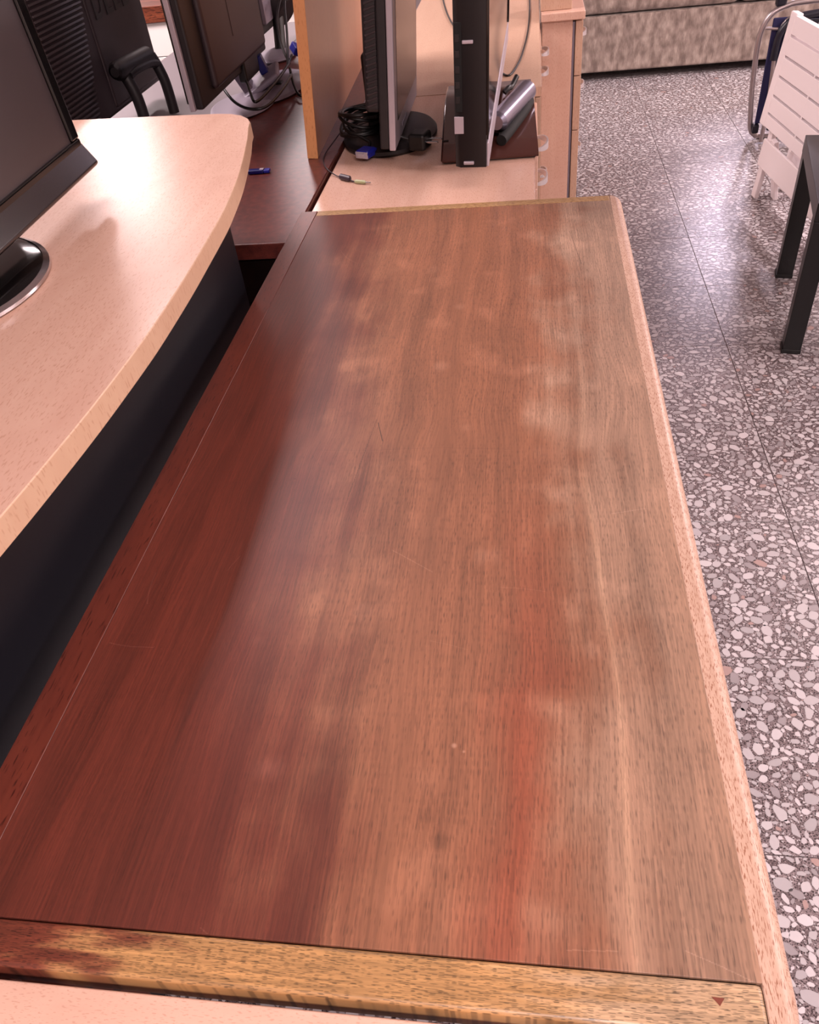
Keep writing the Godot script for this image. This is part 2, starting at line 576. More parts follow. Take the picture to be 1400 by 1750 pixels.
	m = mat("lamp_glow", Color(1, 1, 1), 0.5)
	m.emission_enabled = true
	m.emission = Color(1.0, 0.93, 0.92)
	m.emission_energy_multiplier = 2.5
	mapped("brown_edge", wood_tex(256, 256, 95, Color(0.36, 0.17, 0.11), Color(0.56, 0.30, 0.20), Color(0.2, 0.08, 0.05), 0.35, 0.6, true), Vector3(3, 3, 3), 0.4)

# ------------------------------------------------------------------ lamps
func lamp(x: float, z: float, sx: float, sz: float, energy: float, label: String, tint := Color(1.0, 0.92, 0.925)) -> void:
	var t := thing("ceiling_lamp", label, "ceiling lamp", Vector3(x, 2.8, z), Vector3.ZERO, "flat panel lamps on the ceiling")
	var b := B.new()
	b.bx(Vector3(-sx / 2 - 0.02, -0.05, -sz / 2 - 0.02), Vector3(sx / 2 + 0.02, 0.0, sz / 2 + 0.02), 0.004)
	part("housing", b, M.lamp_case, t)
	b = B.new()
	b.bx(Vector3(-sx / 2, -0.058, -sz / 2), Vector3(sx / 2, -0.05, sz / 2), 0.002)
	part("diffuser", b, M.lamp_glow, t)
	var l := AreaLight3D.new()
	l.name = "lamp_light"
	l.area_size = Vector2(sx, sz)
	l.light_color = tint
	l.light_energy = energy
	l.area_range = 20.0
	l.area_attenuation = 2.0
	l.shadow_enabled = true
	l.position = Vector3(0, -0.065, 0)
	l.rotation = Vector3(-PI / 2, 0, 0)
	t.add_child(l)

func _ready() -> void:
	rng.seed = 20240
	# ---------------- camera
	var cam := Camera3D.new()
	cam.name = "camera"
	cam.fov = rad_to_deg(2.0 * atan(875.0 / 1347.357))
	cam.near = 0.02
	cam.far = 60.0
	cam.position = Vector3(0, 1.3283, 0)
	cam.rotation_order = EULER_ORDER_YXZ
	cam.rotation = Vector3(-0.726377, 0.200318, -0.1304146)
	add_child(cam)
	cam.current = true
	# ---------------- environment
	var we := WorldEnvironment.new()
	we.name = "environment"
	var env := Environment.new()
	env.background_mode = Environment.BG_COLOR
	env.background_color = Color(0.05, 0.045, 0.045)
	env.tonemap_mode = Environment.TONE_MAPPER_LINEAR
	env.tonemap_exposure = 1.62
	env.sdfgi_enabled = true
	env.ssao_enabled = true
	env.ssil_enabled = true
	we.environment = env
	add_child(we)
	materials()
	# ---------------- lamps
	lamp(3.4, -1.9, 1.2, 1.2, 10.0, "ceiling panel lamp right of the black side table")
	lamp(3.3, -5.0, 0.6, 1.2, 16.0, "ceiling panel lamp right of the sofa")
	lamp(-2.0, -2.8, 1.2, 1.2, 8.0, "ceiling panel lamp left of the curved desk")
	lamp(0.7, 1.3, 1.2, 0.6, 8.5, "ceiling panel lamp behind the photographer")
	lamp(-3.75, -7.3, 0.4, 1.2, 4.0, "ceiling panel lamp far left at the back of the room")
	lamp(-1.9, -7.3, 0.4, 1.2, 3.0, "ceiling panel lamp at the back of the room beside the far left one")
	lamp(2.1, -9.0, 0.5, 1.2, 5.0, "ceiling panel lamp far right beyond the sofa", Color(0.97, 0.90, 1.0))
	room()
	wooden_desk()
	near_table()
	curved_desk()
	back_desks()
	cabinet()
	sofa()
	right_side()
	left_back()
	near_monitor()
	bezel_monitor()
	big_monitor()
	cables_and_bits()

# ------------------------------------------------------------------ the room
const X0 := -6.0
const X1 := 4.6
const Z0 := -11.0
const Z1 := 2.6
const H := 2.8

func room() -> void:
	var b := B.new()
	b.bx(Vector3(X0, -0.12, Z0), Vector3(X1, -0.0012, Z1), 0.0)
	var fl := structure("floor", b, M.grout)
	# plain terrazzo where the tiles cannot be told apart
	var tx0 := 0.6036 - 4 * 0.4
	var tx1 := 0.6036 + 5 * 0.4
	var tz0 := -3.0342 - 7 * 0.4
	var tz1 := -3.0342 + 9 * 0.4
	b = B.new()
	for r in [[X0, Z0, tx0, Z1], [tx1, Z0, X1, Z1], [tx0, Z0, tx1, tz0], [tx0, tz1, tx1, Z1]]:
		b.bx(Vector3(r[0], -0.02, r[1]), Vector3(r[2] - 0.0005, 0.0, r[3]), 0.0)
	part("floor_slab", b, M.cement, fl)
	# the tiles, with chips on those of the aisle
	var near := []
	var far := []
	for k in 5:
		near.append(chip_mesh(900 + k, [[105, 0.0100, 0.0150], [260, 0.0062, 0.0098], [450, 0.0034, 0.0058], [700, 0.0015, 0.0030]]))
	for k in 3:
		far.append(chip_mesh(950 + k, [[105, 0.0100, 0.0150], [260, 0.0062, 0.0098], [450, 0.0034, 0.0058]]))
	b = B.new()
	tile_shape(b)
	var tm := b.mesh()
	for j in 16:
		for i in 9:
			var o := MeshInstance3D.new()
			o.name = "floor_tile"
			o.mesh = tm
			o.material_override = M.cement
			o.position = Vector3(tx0 + 0.4 * (i + 0.5), 0, tz0 + 0.4 * (j + 0.5))
			fl.add_child(o, true)
			if j >= 0:
				var ch := MeshInstance3D.new()
				ch.name = "terrazzo_chips"
				ch.mesh = far[rng.randi() % 3] if j < 8 or i < 3 or i > 7 else near[rng.randi() % 5]
				ch.material_override = M.chips
				ch.rotation.y = PI / 2 * (rng.randi() % 4)
				ch.set_meta("kind", "stuff")
				o.add_child(ch)
	for w in [["wall_left", Vector3(X0 - 0.15, -0.12, Z0 - 0.15), Vector3(X0, H, Z1 + 0.15)], ["wall_right", Vector3(X1, -0.12, Z0 - 0.15), Vector3(X1 + 0.15, H, Z1 + 0.15)],
			["wall_back", Vector3(X0, -0.12, Z0 - 0.15), Vector3(X1, H, Z0)], ["wall_front", Vector3(X0, -0.12, Z1), Vector3(X1, H, Z1 + 0.15)]]:
		b = B.new()
		b.bx(w[1], w[2], 0.0)
		structure(w[0], b, M.wall_paint)
	b = B.new()
	b.bx(Vector3(X0 - 0.15, H, Z0 - 0.15), Vector3(X1 + 0.15, H + 0.15, Z1 + 0.15), 0.0)
	structure("ceiling", b, M.ceiling_white)

func tile_shape(b: B) -> void:
	var h := 0.1996
	var e := 0.0008
	var y := 0.0
	b.quad(Vector3(-h + e, y, -h + e), Vector3(h - e, y, -h + e), Vector3(h - e, y, h - e), Vector3(-h + e, y, h - e), Vector3.UP)
	for k in 4:
		b.xf = Transform3D(Basis(Vector3.UP, PI / 2 * k), Vector3.ZERO)
		b.quad(Vector3(-h + e, y, h - e), Vector3(h - e, y, h - e), Vector3(h, y - e, h), Vector3(-h, y - e, h), Vector3(0, 1, 1))
		b.quad(Vector3(-h, y - e, h), Vector3(h, y - e, h), Vector3(h, -0.02, h), Vector3(-h, -0.02, h), Vector3(0, 0, 1))
	b.xf = Transform3D.IDENTITY

func chip_mesh(seed_: int, sizes: Array) -> ArrayMesh:
	var g := RandomNumberGenerator.new()
	g.seed = seed_
	var b := B.new()
	var cell := 0.02
	var grid := {}
	var lim := 0.1988
	for sz in sizes:
		for k in sz[0]:
			var r := g.randf_range(sz[1], sz[2])
			for attempt in 14:
				var p := Vector2(g.randf_range(-0.2, 0.2), g.randf_range(-0.2, 0.2))
				var ok := true
				var cx := int(floor(p.x / cell))
				var cy := int(floor(p.y / cell))
				for dx in [-1, 0, 1]:
					for dy in [-1, 0, 1]:
						for o in grid.get(Vector2i(cx + dx, cy + dy), []):
							if p.distance_to(Vector2(o.x, o.y)) < (r + o.z) * 0.83:
								ok = false
								break
						if not ok:
							break
					if not ok:
						break
				if not ok:
					continue
				var key := Vector2i(cx, cy)
				if not grid.has(key):
					grid[key] = []
				grid[key].append(Vector3(p.x, p.y, r))
				var el := g.randf_range(0.62, 0.95)
				var tw := g.randf() * TAU
				var m := g.randi_range(4, 7) if r > 0.004 else g.randi_range(3, 5)
				var ring := []
				for q in m:
					var a := TAU * (q + g.randf_range(-0.30, 0.30)) / m
					var rr := r * g.randf_range(0.86, 1.04)
					var w := Vector2(cos(a) * rr * 1.2, sin(a) * rr * el).rotated(tw) + p
					ring.append(w.clamp(Vector2(-lim, -lim), Vector2(lim, lim)))
				var t := g.randf()
				var tone := g.randf_range(0.35, 0.55)
				var cc := Color(tone, tone * 0.93, tone * 0.95)
				if t < 0.015:
					cc = Color(0.36, 0.25, 0.23)
				elif t < 0.15:
					cc = Color(0.29, 0.255, 0.265)
				b.col = cc
				var y := 0.0005
				# corners cut, then a fan
				var cut := []
				for q in ring.size():
					var a: Vector2 = ring[q]
					var pv: Vector2 = ring[q - 1]
					var nx: Vector2 = ring[(q + 1) % ring.size()]
					if r > 0.006:
						cut.append(a.lerp(pv, 0.16))
						cut.append(a.lerp(nx, 0.16))
					else:
						cut.append(a)
				var ce := Vector3(p.x, y, p.y)
				for q in cut.size():
					var a: Vector2 = cut[q]
					var c2: Vector2 = cut[(q + 1) % cut.size()]
					b.tri(ce, Vector3(a.x, y, a.y), Vector3(c2.x, y, c2.y), Vector3.UP, Vector3.UP, Vector3.UP)
				break
	return b.mesh()

# ------------------------------------------------------------------ the big wooden desk in front
func wooden_desk() -> void:
	var t := thing("wooden_desk", "large worn wooden desk with red-brown veneer top filling the foreground", "desk", Vector3(-0.14, 0, -0.86))
	var o := Vector3(0.14, 0, 0.86)     # shapes below are given in room coordinates
	var b := B.new()
	b.xf.origin = o
	b.ux = 1
	b.uvr = Rect2(-0.4218, -1.5272, 0.5734, 1.3322)
	b.bx(Vector3(-0.4216, 0.712, -1.527), Vector3(0.1514, 0.74, -0.1952), 0.0003)
	part("tabletop_panel", b, M.veneer, t, "red-brown veneer panel with worn, scratched lacquer")
	b = B.new()
	b.xf.origin = o
	b.bx(Vector3(-0.4555, 0.708, -1.5515), Vector3(-0.4219, 0.7402, -0.163), 0.0012, 2)
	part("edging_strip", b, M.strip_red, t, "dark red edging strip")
	b = B.new()
	b.xf.origin = o
	b.ux = 1
	b.uvr = Rect2(-0.4218, -0.195, 0.573, 0.033)
	b.bx(Vector3(-0.4216, 0.708, -0.1947), Vector3(0.151, 0.7402, -0.163), 0.0035, 2)
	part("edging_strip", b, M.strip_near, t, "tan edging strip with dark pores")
	b = B.new()
	b.xf.origin = o
	b.bx(Vector3(-0.4216, 0.708, -1.5515), Vector3(0.151, 0.7402, -1.5276), 0.0022, 2)
	part("edging_strip", b, M.strip_tan, t, "thin tan edging strip at the far end")
	# bullnosed strip on the right, rounded off at its two ends
	b = B.new()
	b.xf.origin = o
	var zs := []
	for k in 7:
		zs.append([-1.5515 + 0.022 * (1.0 - cos(PI / 2 * k / 6.0)), sin(PI / 2 * k / 6.0)])
	for k in 11:
		zs.append([-1.5295 + 1.345 * (k + 1) / 11.0, 1.0])
	for k in range(5, -1, -1):
		zs.append([-0.163 - 0.022 * (1.0 - cos(PI / 2 * k / 6.0)), sin(PI / 2 * k / 6.0)])
	zs = zs.filter(func(e): return true)
	var rows := []
	for e in zs:
		var xo: float = 0.1613 + 0.0117 * e[1]
		var ring := []
		var top := 0.7402
		ring.append([Vector3(0.1512, 0.708, e[0]), Vector3(-1, 0, 0)])
		ring.append([Vector3(0.1512, top - 0.0006, e[0]), Vector3(-0.7, 0.7, 0)])
		ring.append([Vector3(0.1518, top, e[0]), Vector3(0, 1, 0)])
		var rr := 0.0125
		for k in 9:
			var a := PI / 2 - PI / 2 * k / 8.0
			ring.append([Vector3(xo - rr + rr * cos(a), top - rr + rr * sin(a), e[0]), Vector3(cos(a), sin(a), 0)])
		ring.append([Vector3(xo, 0.712, e[0]), Vector3(1, 0, 0)])
		ring.append([Vector3(xo - 0.004, 0.708, e[0]), Vector3(0.3, -1, 0)])
		rows.append(ring)
	for i in rows.size() - 1:
		for k in rows[i].size() - 1:
			var a = rows[i][k]
			var c = rows[i][k + 1]
			var d = rows[i + 1][k + 1]
			var e = rows[i + 1][k]
			var ez := 0.0
			if zs[i][1] < 0.999 or zs[i + 1][1] < 0.999:
				ez = (-1.0 if i < 10 else 1.0) * (1.0 - zs[i][1]) * 0.8
			var zz := Vector3(0, 0, ez)
			b.tri(a[0], c[0], d[0], a[1] + zz, c[1] + zz, d[1] + zz)
			b.tri(a[0], d[0], e[0], a[1] + zz, d[1] + zz, e[1] + zz)
	for e in [0, rows.size() - 1]:
		for k in range(1, rows[e].size() - 1):
			var out := Vector3(0, 0, -1 if e == 0 else 1)
			b.tri(rows[e][0][0], rows[e][k][0], rows[e][k + 1][0], out, out, out)
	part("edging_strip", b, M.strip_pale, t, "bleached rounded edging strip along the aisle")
	# plug of filler in the near right corner
	b = B.new()
	b.xf.origin = o
	b.slab(PackedVector2Array([Vector2(0.118, -0.1845), Vector2(0.126, -0.1842), Vector2(0.1225, -0.1795)]), 0.739, 0.7405, 0.0)
	part("dowel_plug", b, M.desk_body, t)
	# carcass under the top
	b = B.new()
	b.xf.origin = o
	b.bx(Vector3(-0.44, 0.63, -1.53), Vector3(-0.418, 0.708, -0.18), 0.002)
	b.bx(Vector3(0.118, 0.63, -1.53), Vector3(0.14, 0.708, -0.18), 0.002)
	b.bx(Vector3(-0.418, 0.63, -1.53), Vector3(0.118, 0.708, -1.51), 0.002)
	b.bx(Vector3(-0.418, 0.63, -0.205), Vector3(0.118, 0.708, -0.185), 0.002)
	part("apron", b, M.desk_body, t)
	for x in [-0.415, 0.115]:
		for z in [-1.50, -0.215]:
			b = B.new()
			b.xf.origin = o
			b.bx(Vector3(x - 0.024, 0.0, z - 0.024), Vector3(x + 0.024, 0.63, z + 0.024), 0.004)
			part("leg", b, M.desk_body, t)

func near_table() -> void:
	var t := thing("beech_table", "pale beech table butted against the near edge of the wooden desk", "table", Vector3(-0.4, 0, 0.2))
	var b := B.new()
	b.bx(Vector3(-0.09, 0.708, -0.3565), Vector3(0.57, 0.7335, 0.40), 0.0016)
	part("tabletop", b, M.beech_cross, t)
	for x in [-0.05, 0.52]:
		for z in [-0.30, 0.35]:
			b = B.new()
			b.bx(Vector3(x - 0.025, 0, z - 0.025), Vector3(x + 0.025, 0.708, z + 0.025), 0.003)
			part("leg", b, M.silver_grey, t)

func curved_desk() -> void:
	var t := thing("curved_desk", "tall beech desk with bowed front edge and navy panel left of the wooden desk", "desk", Vector3(-0.75, 0, -0.74))
	var o := Vector3(0.75, 0, 0.74)
	var poly := PackedVector2Array()
	var far := [[-1.15, -1.622], [-0.8715, -1.5942], [-0.6744, -1.5746], [-0.585, -1.5640], [-0.556, -1.556], [-0.532, -1.541], [-0.513, -1.518], [-0.502, -1.494], [-0.4965, -1.464]]
	for p in far:
		poly.append(Vector2(p[0], p[1]))
	var bow := [[-0.4804, -1.3987], [-0.460, -1.30], [-0.4429, -1.2072], [-0.4310, -1.12], [-0.424, -1.0563], [-0.4171, -0.9461], [-0.4125, -0.86], [-0.4097, -0.76], [-0.4099, -0.694], [-0.4139, -0.5834], [-0.4205, -0.4923], [-0.4262, -0.4304], [-0.4375, -0.33], [-0.452, -0.23], [-0.470, -0.13], [-0.490, -0.04], [-0.512, 0.03], [-0.56, 0.07]]
	var pts := []
	for p in bow:
		pts.append(Vector3(p[0], 0, p[1]))
	for p in spline(pts, 3):
		poly.append(Vector2(p.x, p.z))
	poly.append(Vector2(-1.15, 0.10))
	var b := B.new()
	b.xf.origin = o
	b.slab(poly, 0.904, 0.93, 0.0015, true, false)
	part("desktop", b, M.beech, t)
	b = B.new()
	b.xf.origin = o
	b.slab(poly, 0.904, 0.93, 0.0015, false, true)
	part("edge_band", b, M.beech_band, t)
	b = B.new()
	b.xf.origin = o
	b.bx(Vector3(-0.52, 0.12, -1.272), Vector3(-0.502, 0.904, -0.02), 0.0015)
	part("modesty_panel", b, M.navy_panel, t)
	for z in [-1.25, -0.04]:
		b = B.new()
		b.xf.origin = o
		b.bx(Vector3(-1.12, 0.0, z - 0.014), Vector3(-0.521, 0.904, z + 0.014), 0.002)
		part("side_panel", b, M.navy_panel, t)

# ------------------------------------------------------------------ desks behind
func bow_handle(b: B, x: float, y: float, z: float, out: float, half: float) -> void:
	# a half-moon pull: a flat bow that is deepest in its middle
	var m := 14
	for i in m:
		var ring := []
		for q in [i, i + 1]:
			var a: float = PI * q / m
			var c := Vector3(x + out * sin(a), y, z - half * cos(a))
			var hh := 0.003 + 0.006 * sin(a)
			ring.append([c, Vector3(sin(a), 0, -cos(a) * out / half).normalized(), hh])
		var th := 0.0022
		var p := []
		for e in ring:
			p.append([e[0] + e[1] * th + Vector3.UP * e[2], e[0] + e[1] * th - Vector3.UP * e[2], e[0] - e[1] * th - Vector3.UP * e[2], e[0] - e[1] * th + Vector3.UP * e[2]])
		for k in 4:
			var k2 := (k + 1) % 4
			var na: Vector3 = [ring[0][1], Vector3.DOWN, -ring[0][1], Vector3.UP][k]
			var nb: Vector3 = [ring[1][1], Vector3.DOWN, -ring[1][1], Vector3.UP][k]
			b.tri(p[0][k], p[0][k2], p[1][k2], na, na, nb)
			b.tri(p[0][k], p[1][k2], p[1][k], na, nb, nb)

func desk_with_drawers(called: String, label: String, z0: float, z1: float, x1: float, top: float, hz: float, hx: float, m: Material, hy: Array) -> void:
	# desk running along z with a drawer pedestal that opens towards the aisle
	var cz := (z0 + z1) / 2
	var t := thing(called, label, "desk", Vector3(-0.22, 0, cz))
	var o := Vector3(0.22, 0, -cz)
	var b := B.new()
	b.xf.origin = o
	b.bx(Vector3(-0.4550, top - 0.025, z0), Vector3(x1 - 0.0015, top, z1), 0.0012)
	part("desktop", b, m, t)
	b = B.new()
	b.xf.origin = o
	b.bx(Vector3(x1 - 0.0015, top - 0.025, z0), Vector3(x1, top, z1), 0.0003)
	part("edge_band", b, M.beech, t)
	b = B.new()
	b.xf.origin = o
	b.bx(Vector3(-0.43, 0.03, hz - 0.21), Vector3(hx - 0.02, top - 0.026, hz + 0.21), 0.001)
	part("pedestal", b, m, t)
	var mid: float = (hy[0] + hy[1]) / 2
	var ys := [[mid + 0.001, top - 0.028], [2 * mid - hy[0] - (hy[0] - mid) + 0.001, mid - 0.001], [0.04, 2 * mid - hy[0] - (hy[0] - mid) - 0.001]]
	for k in 3:
		var y1: float = ys[k][1]
		var y0: float = ys[k][0]
		b = B.new()
		b.xf.origin = o
		b.bx(Vector3(hx - 0.019, y0, hz - 0.205), Vector3(hx, y1, hz + 0.205), 0.0015)
		var dr := part("drawer", b, m, t)
		b = B.new()
		b.xf.origin = o
		bow_handle(b, hx, hy[k], hz, 0.027, 0.052)
		part("handle", b, M.satin_metal, dr, "half-moon satin metal pull")
	for z in [z0 + 0.04, z1 - 0.04]:
		b = B.new()
		b.xf.origin = o
		b.bx(Vector3(-0.44, 0, z - 0.012), Vector3(-0.05, top - 0.026, z + 0.012), 0.002)
		part("side_panel", b, m, t)

func back_desks() -> void:
	desk_with_drawers("beech_desk", "pale beech desk with two monitors on it, behind the wooden desk", -2.440, -1.556, 0.0125, 0.712, -2.20, 0.020, M.beech, [0.64, 0.553, 0.22])
	desk_with_drawers("beech_desk", "second pale beech desk farther back, beyond the joint behind the two monitors", -4.05, -2.443, 0.034, 0.713, -3.2, 0.039, M.beech_dull, [0.636, 0.573, 0.22])
	# mahogany desk
	var t := thing("mahogany_desk", "dark glossy mahogany desk between the curved desk and the beech desk", "desk", Vector3(-0.66, 0, -2.4))
	var o := Vector3(0.66, 0, 2.4)
	var b := B.new()
	b.xf.origin = o
	b.bx(Vector3(-0.865, 0.690, -3.42), Vector3(-0.4600, 0.722, -1.446), 0.003, 2)
	part("desktop", b, M.mahogany, t)
	b = B.new()
	b.xf.origin = o
	b.bx(Vector3(-0.84, 0.595, -1.475), Vector3(-0.472, 0.684, -1.458), 0.002)
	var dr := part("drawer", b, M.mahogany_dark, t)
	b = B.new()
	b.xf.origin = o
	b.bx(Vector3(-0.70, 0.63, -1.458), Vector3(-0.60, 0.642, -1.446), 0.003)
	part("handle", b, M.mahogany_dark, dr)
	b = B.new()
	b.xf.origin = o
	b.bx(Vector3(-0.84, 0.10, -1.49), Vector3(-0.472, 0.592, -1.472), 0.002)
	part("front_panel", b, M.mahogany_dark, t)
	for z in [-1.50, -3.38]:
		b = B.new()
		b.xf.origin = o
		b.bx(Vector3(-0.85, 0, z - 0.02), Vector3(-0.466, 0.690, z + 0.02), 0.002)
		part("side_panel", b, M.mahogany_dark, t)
	# board standing on it
	t = thing("leaning_board", "tall light wood board with an orange edge standing on the mahogany desk", "board", Vector3(-0.514, 0.7225, -1.93), Vector3(0, 0.035, -0.085))
	b = B.new()
	b.bx(Vector3(-0.0125, 0.0, -0.95), Vector3(0.0125, 0.62, -0.0012), 0.0008)
	part("panel", b, M.board_face, t)
	b = B.new()
	b.bx(Vector3(-0.0127, 0.0, -0.0012), Vector3(0.0127, 0.62, 0.0), 0.0004)
	part("edge_band", b, M.board_edge, t, "orange-yellow edge band")

func cabinet() -> void:
	var t := thing("drawer_cabinet", "pale beech drawer cabinet standing at the aisle before the sofa", "cabinet", Vector3(0.09, 0, -3.55))
	var o := Vector3(-0.09, 0, 3.55)
	var b := B.new()
	b.xf.origin = o
	b.bx(Vector3(0.043, 0.03, -3.85), Vector3(0.152, 0.706, -3.30), 0.002)
	part("body", b, M.beech, t)
	b = B.new()
	b.xf.origin = o
	b.bx(Vector3(0.152, 0.03, -3.85), Vector3(0.160, 0.700, -3.302), 0.001)
	part("slide_rail", b, M.silver_grey, t, "grey drawer runner showing in the gap")
	var ys := [0.045, 0.335, 0.525, 0.704]
	for k in 3:
		b = B.new()
		b.xf.origin = o
		b.bx(Vector3(0.1625, ys[k] + 0.0015, -3.85), Vector3(0.1885, ys[k + 1] - 0.0015, -3.298), 0.0015)
		var dr := part("drawer", b, M.beech_dull, t)
		b = B.new()
		b.xf.origin = o
		bow_handle(b, 0.1885, (ys[k] + ys[k + 1]) / 2, -3.57, 0.027, 0.055)
		part("handle", b, M.satin_metal, dr, "half-moon satin metal pull")
	b = B.new()
	b.xf.origin = o
	b.bx(Vector3(0.040, 0.708, -3.90), Vector3(0.194, 0.736, -3.28), 0.004, 2)
	part("cabinet_top", b, M.beech, t)
	b = B.new()
	b.bx(Vector3(-0.055, 0, -0.20), Vector3(0.055, 0.16, 0.0), 0.003)
	solo("wooden_box", b, M.beech_dull, "small beige wooden box on top of the drawer cabinet", "box", Vector3(0.093, 0.736, -3.32))

func sofa() -> void:
	var t := thing("sofa", "mottled beige velvet sofa across the far end of the aisle", "sofa", Vector3(1.15, 0, -5.75))
	var b := B.new()
	b.bx(Vector3(-1.05, 0.045, -0.42), Vector3(1.05, 0.335, 0.45), 0.012, 2)
	part("base", b, M.velvet, t)
	for k in 2:
		b = B.new()
		b.bx(Vector3(-1.05 + 1.052 * k, 0.342, -0.25), Vector3(-0.002 + 1.052 * k, 0.50, 0.462), 0.035, 3)
		part("seat_cushion", b, M.velvet, t)
	b = B.new()
	b.bx(Vector3(-1.05, 0.30, -0.45), Vector3(1.05, 0.92, -0.24), 0.05, 3)
	part("backrest", b, M.velvet, t)
	for s in [-1, 1]:
		b = B.new()
		b.bx(Vector3(1.051 * s, 0.045, -0.45), Vector3(1.22 * s, 0.64, 0.45), 0.04, 3)
		part("armrest", b, M.velvet, t)
	for x in [-1.0, 1.0]:
		for z in [-0.38, 0.33]:
			b = B.new()
			b.bx(Vector3(x - 0.03, 0, z - 0.03), Vector3(x + 0.03, 0.05, z + 0.03), 0.003)
			part("foot", b, M.void_black, t)

# ------------------------------------------------------------------ right of the aisle
func folding_chair(label: String, at: Vector3, turn: float) -> void:
	# folded flat and leaning sideways: the slats run nearly along the aisle and the panel faces it
	var t := thing("folding_chair", label, "chair", at, Vector3(0, turn, 0), "folded white slatted chairs")
	var xf := Transform3D(Basis(Vector3.BACK, -0.115), Vector3(-0.012, 0.280, 0))
	var len := 0.62
	for k in 2:
		var zc: float = [0.0, len - 0.03][k]
		# front and rear leg, meeting under the lower rail
		var b := B.new()
		b.xf = Transform3D(Basis(Vector3.BACK, -0.10), Vector3(0.004, 0.0, zc))
		b.bx(Vector3(-0.006, 0.0, -0.020), Vector3(0.012, 0.60, 0.020), 0.003)
		part("leg", b, M.white_paint, t)
		b = B.new()
		b.xf = Transform3D(Basis(Vector3.BACK, 0.22) * Basis(Vector3.RIGHT, 0.08), Vector3(0.074, 0.0, zc + 0.035))
		b.bx(Vector3(-0.008, 0.0, -0.020), Vector3(0.010, 0.24, 0.020), 0.003)
		part("leg", b, M.white_paint, t)
	var b := B.new()
	b.xf = Transform3D(Basis(Vector3.BACK, -0.10), Vector3(0.004, 0.0, 0.0))
	b.bx(Vector3(-0.018, 0.122, -0.020), Vector3(-0.0065, 0.222, len), 0.004, 2)
	part("rail", b, M.white_paint, t)
	# slats with narrow gaps between them, on a frame
	var ys := [0.0, 0.049, 0.110, 0.175, 0.240, 0.306, 0.370]
	for k in 6:
		for half in 2:
			b = B.new()
			b.xf = xf
			b.bx(Vector3(-0.0105, ys[k] + 0.004, [0.030, 0.323][half]), Vector3(0.016, ys[k + 1] - 0.004, [0.3165, len - 0.03][half]), 0.0015)
			part("slat", b, M.white_paint, t)
	b = B.new()
	b.xf = xf
	b.bx(Vector3(-0.0107, 0.0, -0.022), Vector3(0.016, 0.374, 0.0315), 0.005, 2)
	part("frame", b, M.white_paint, t)
	b = B.new()
	b.xf = xf
	b.bx(Vector3(-0.0106, 0.0, 0.315), Vector3(0.016, 0.374, 0.3245), 0.001)
	part("frame", b, M.white_paint, t)
	b = B.new()
	b.xf = xf
	b.bx(Vector3(-0.0107, 0.0, len - 0.032), Vector3(0.016, 0.374, len), 0.005, 2)
	part("frame", b, M.white_paint, t)

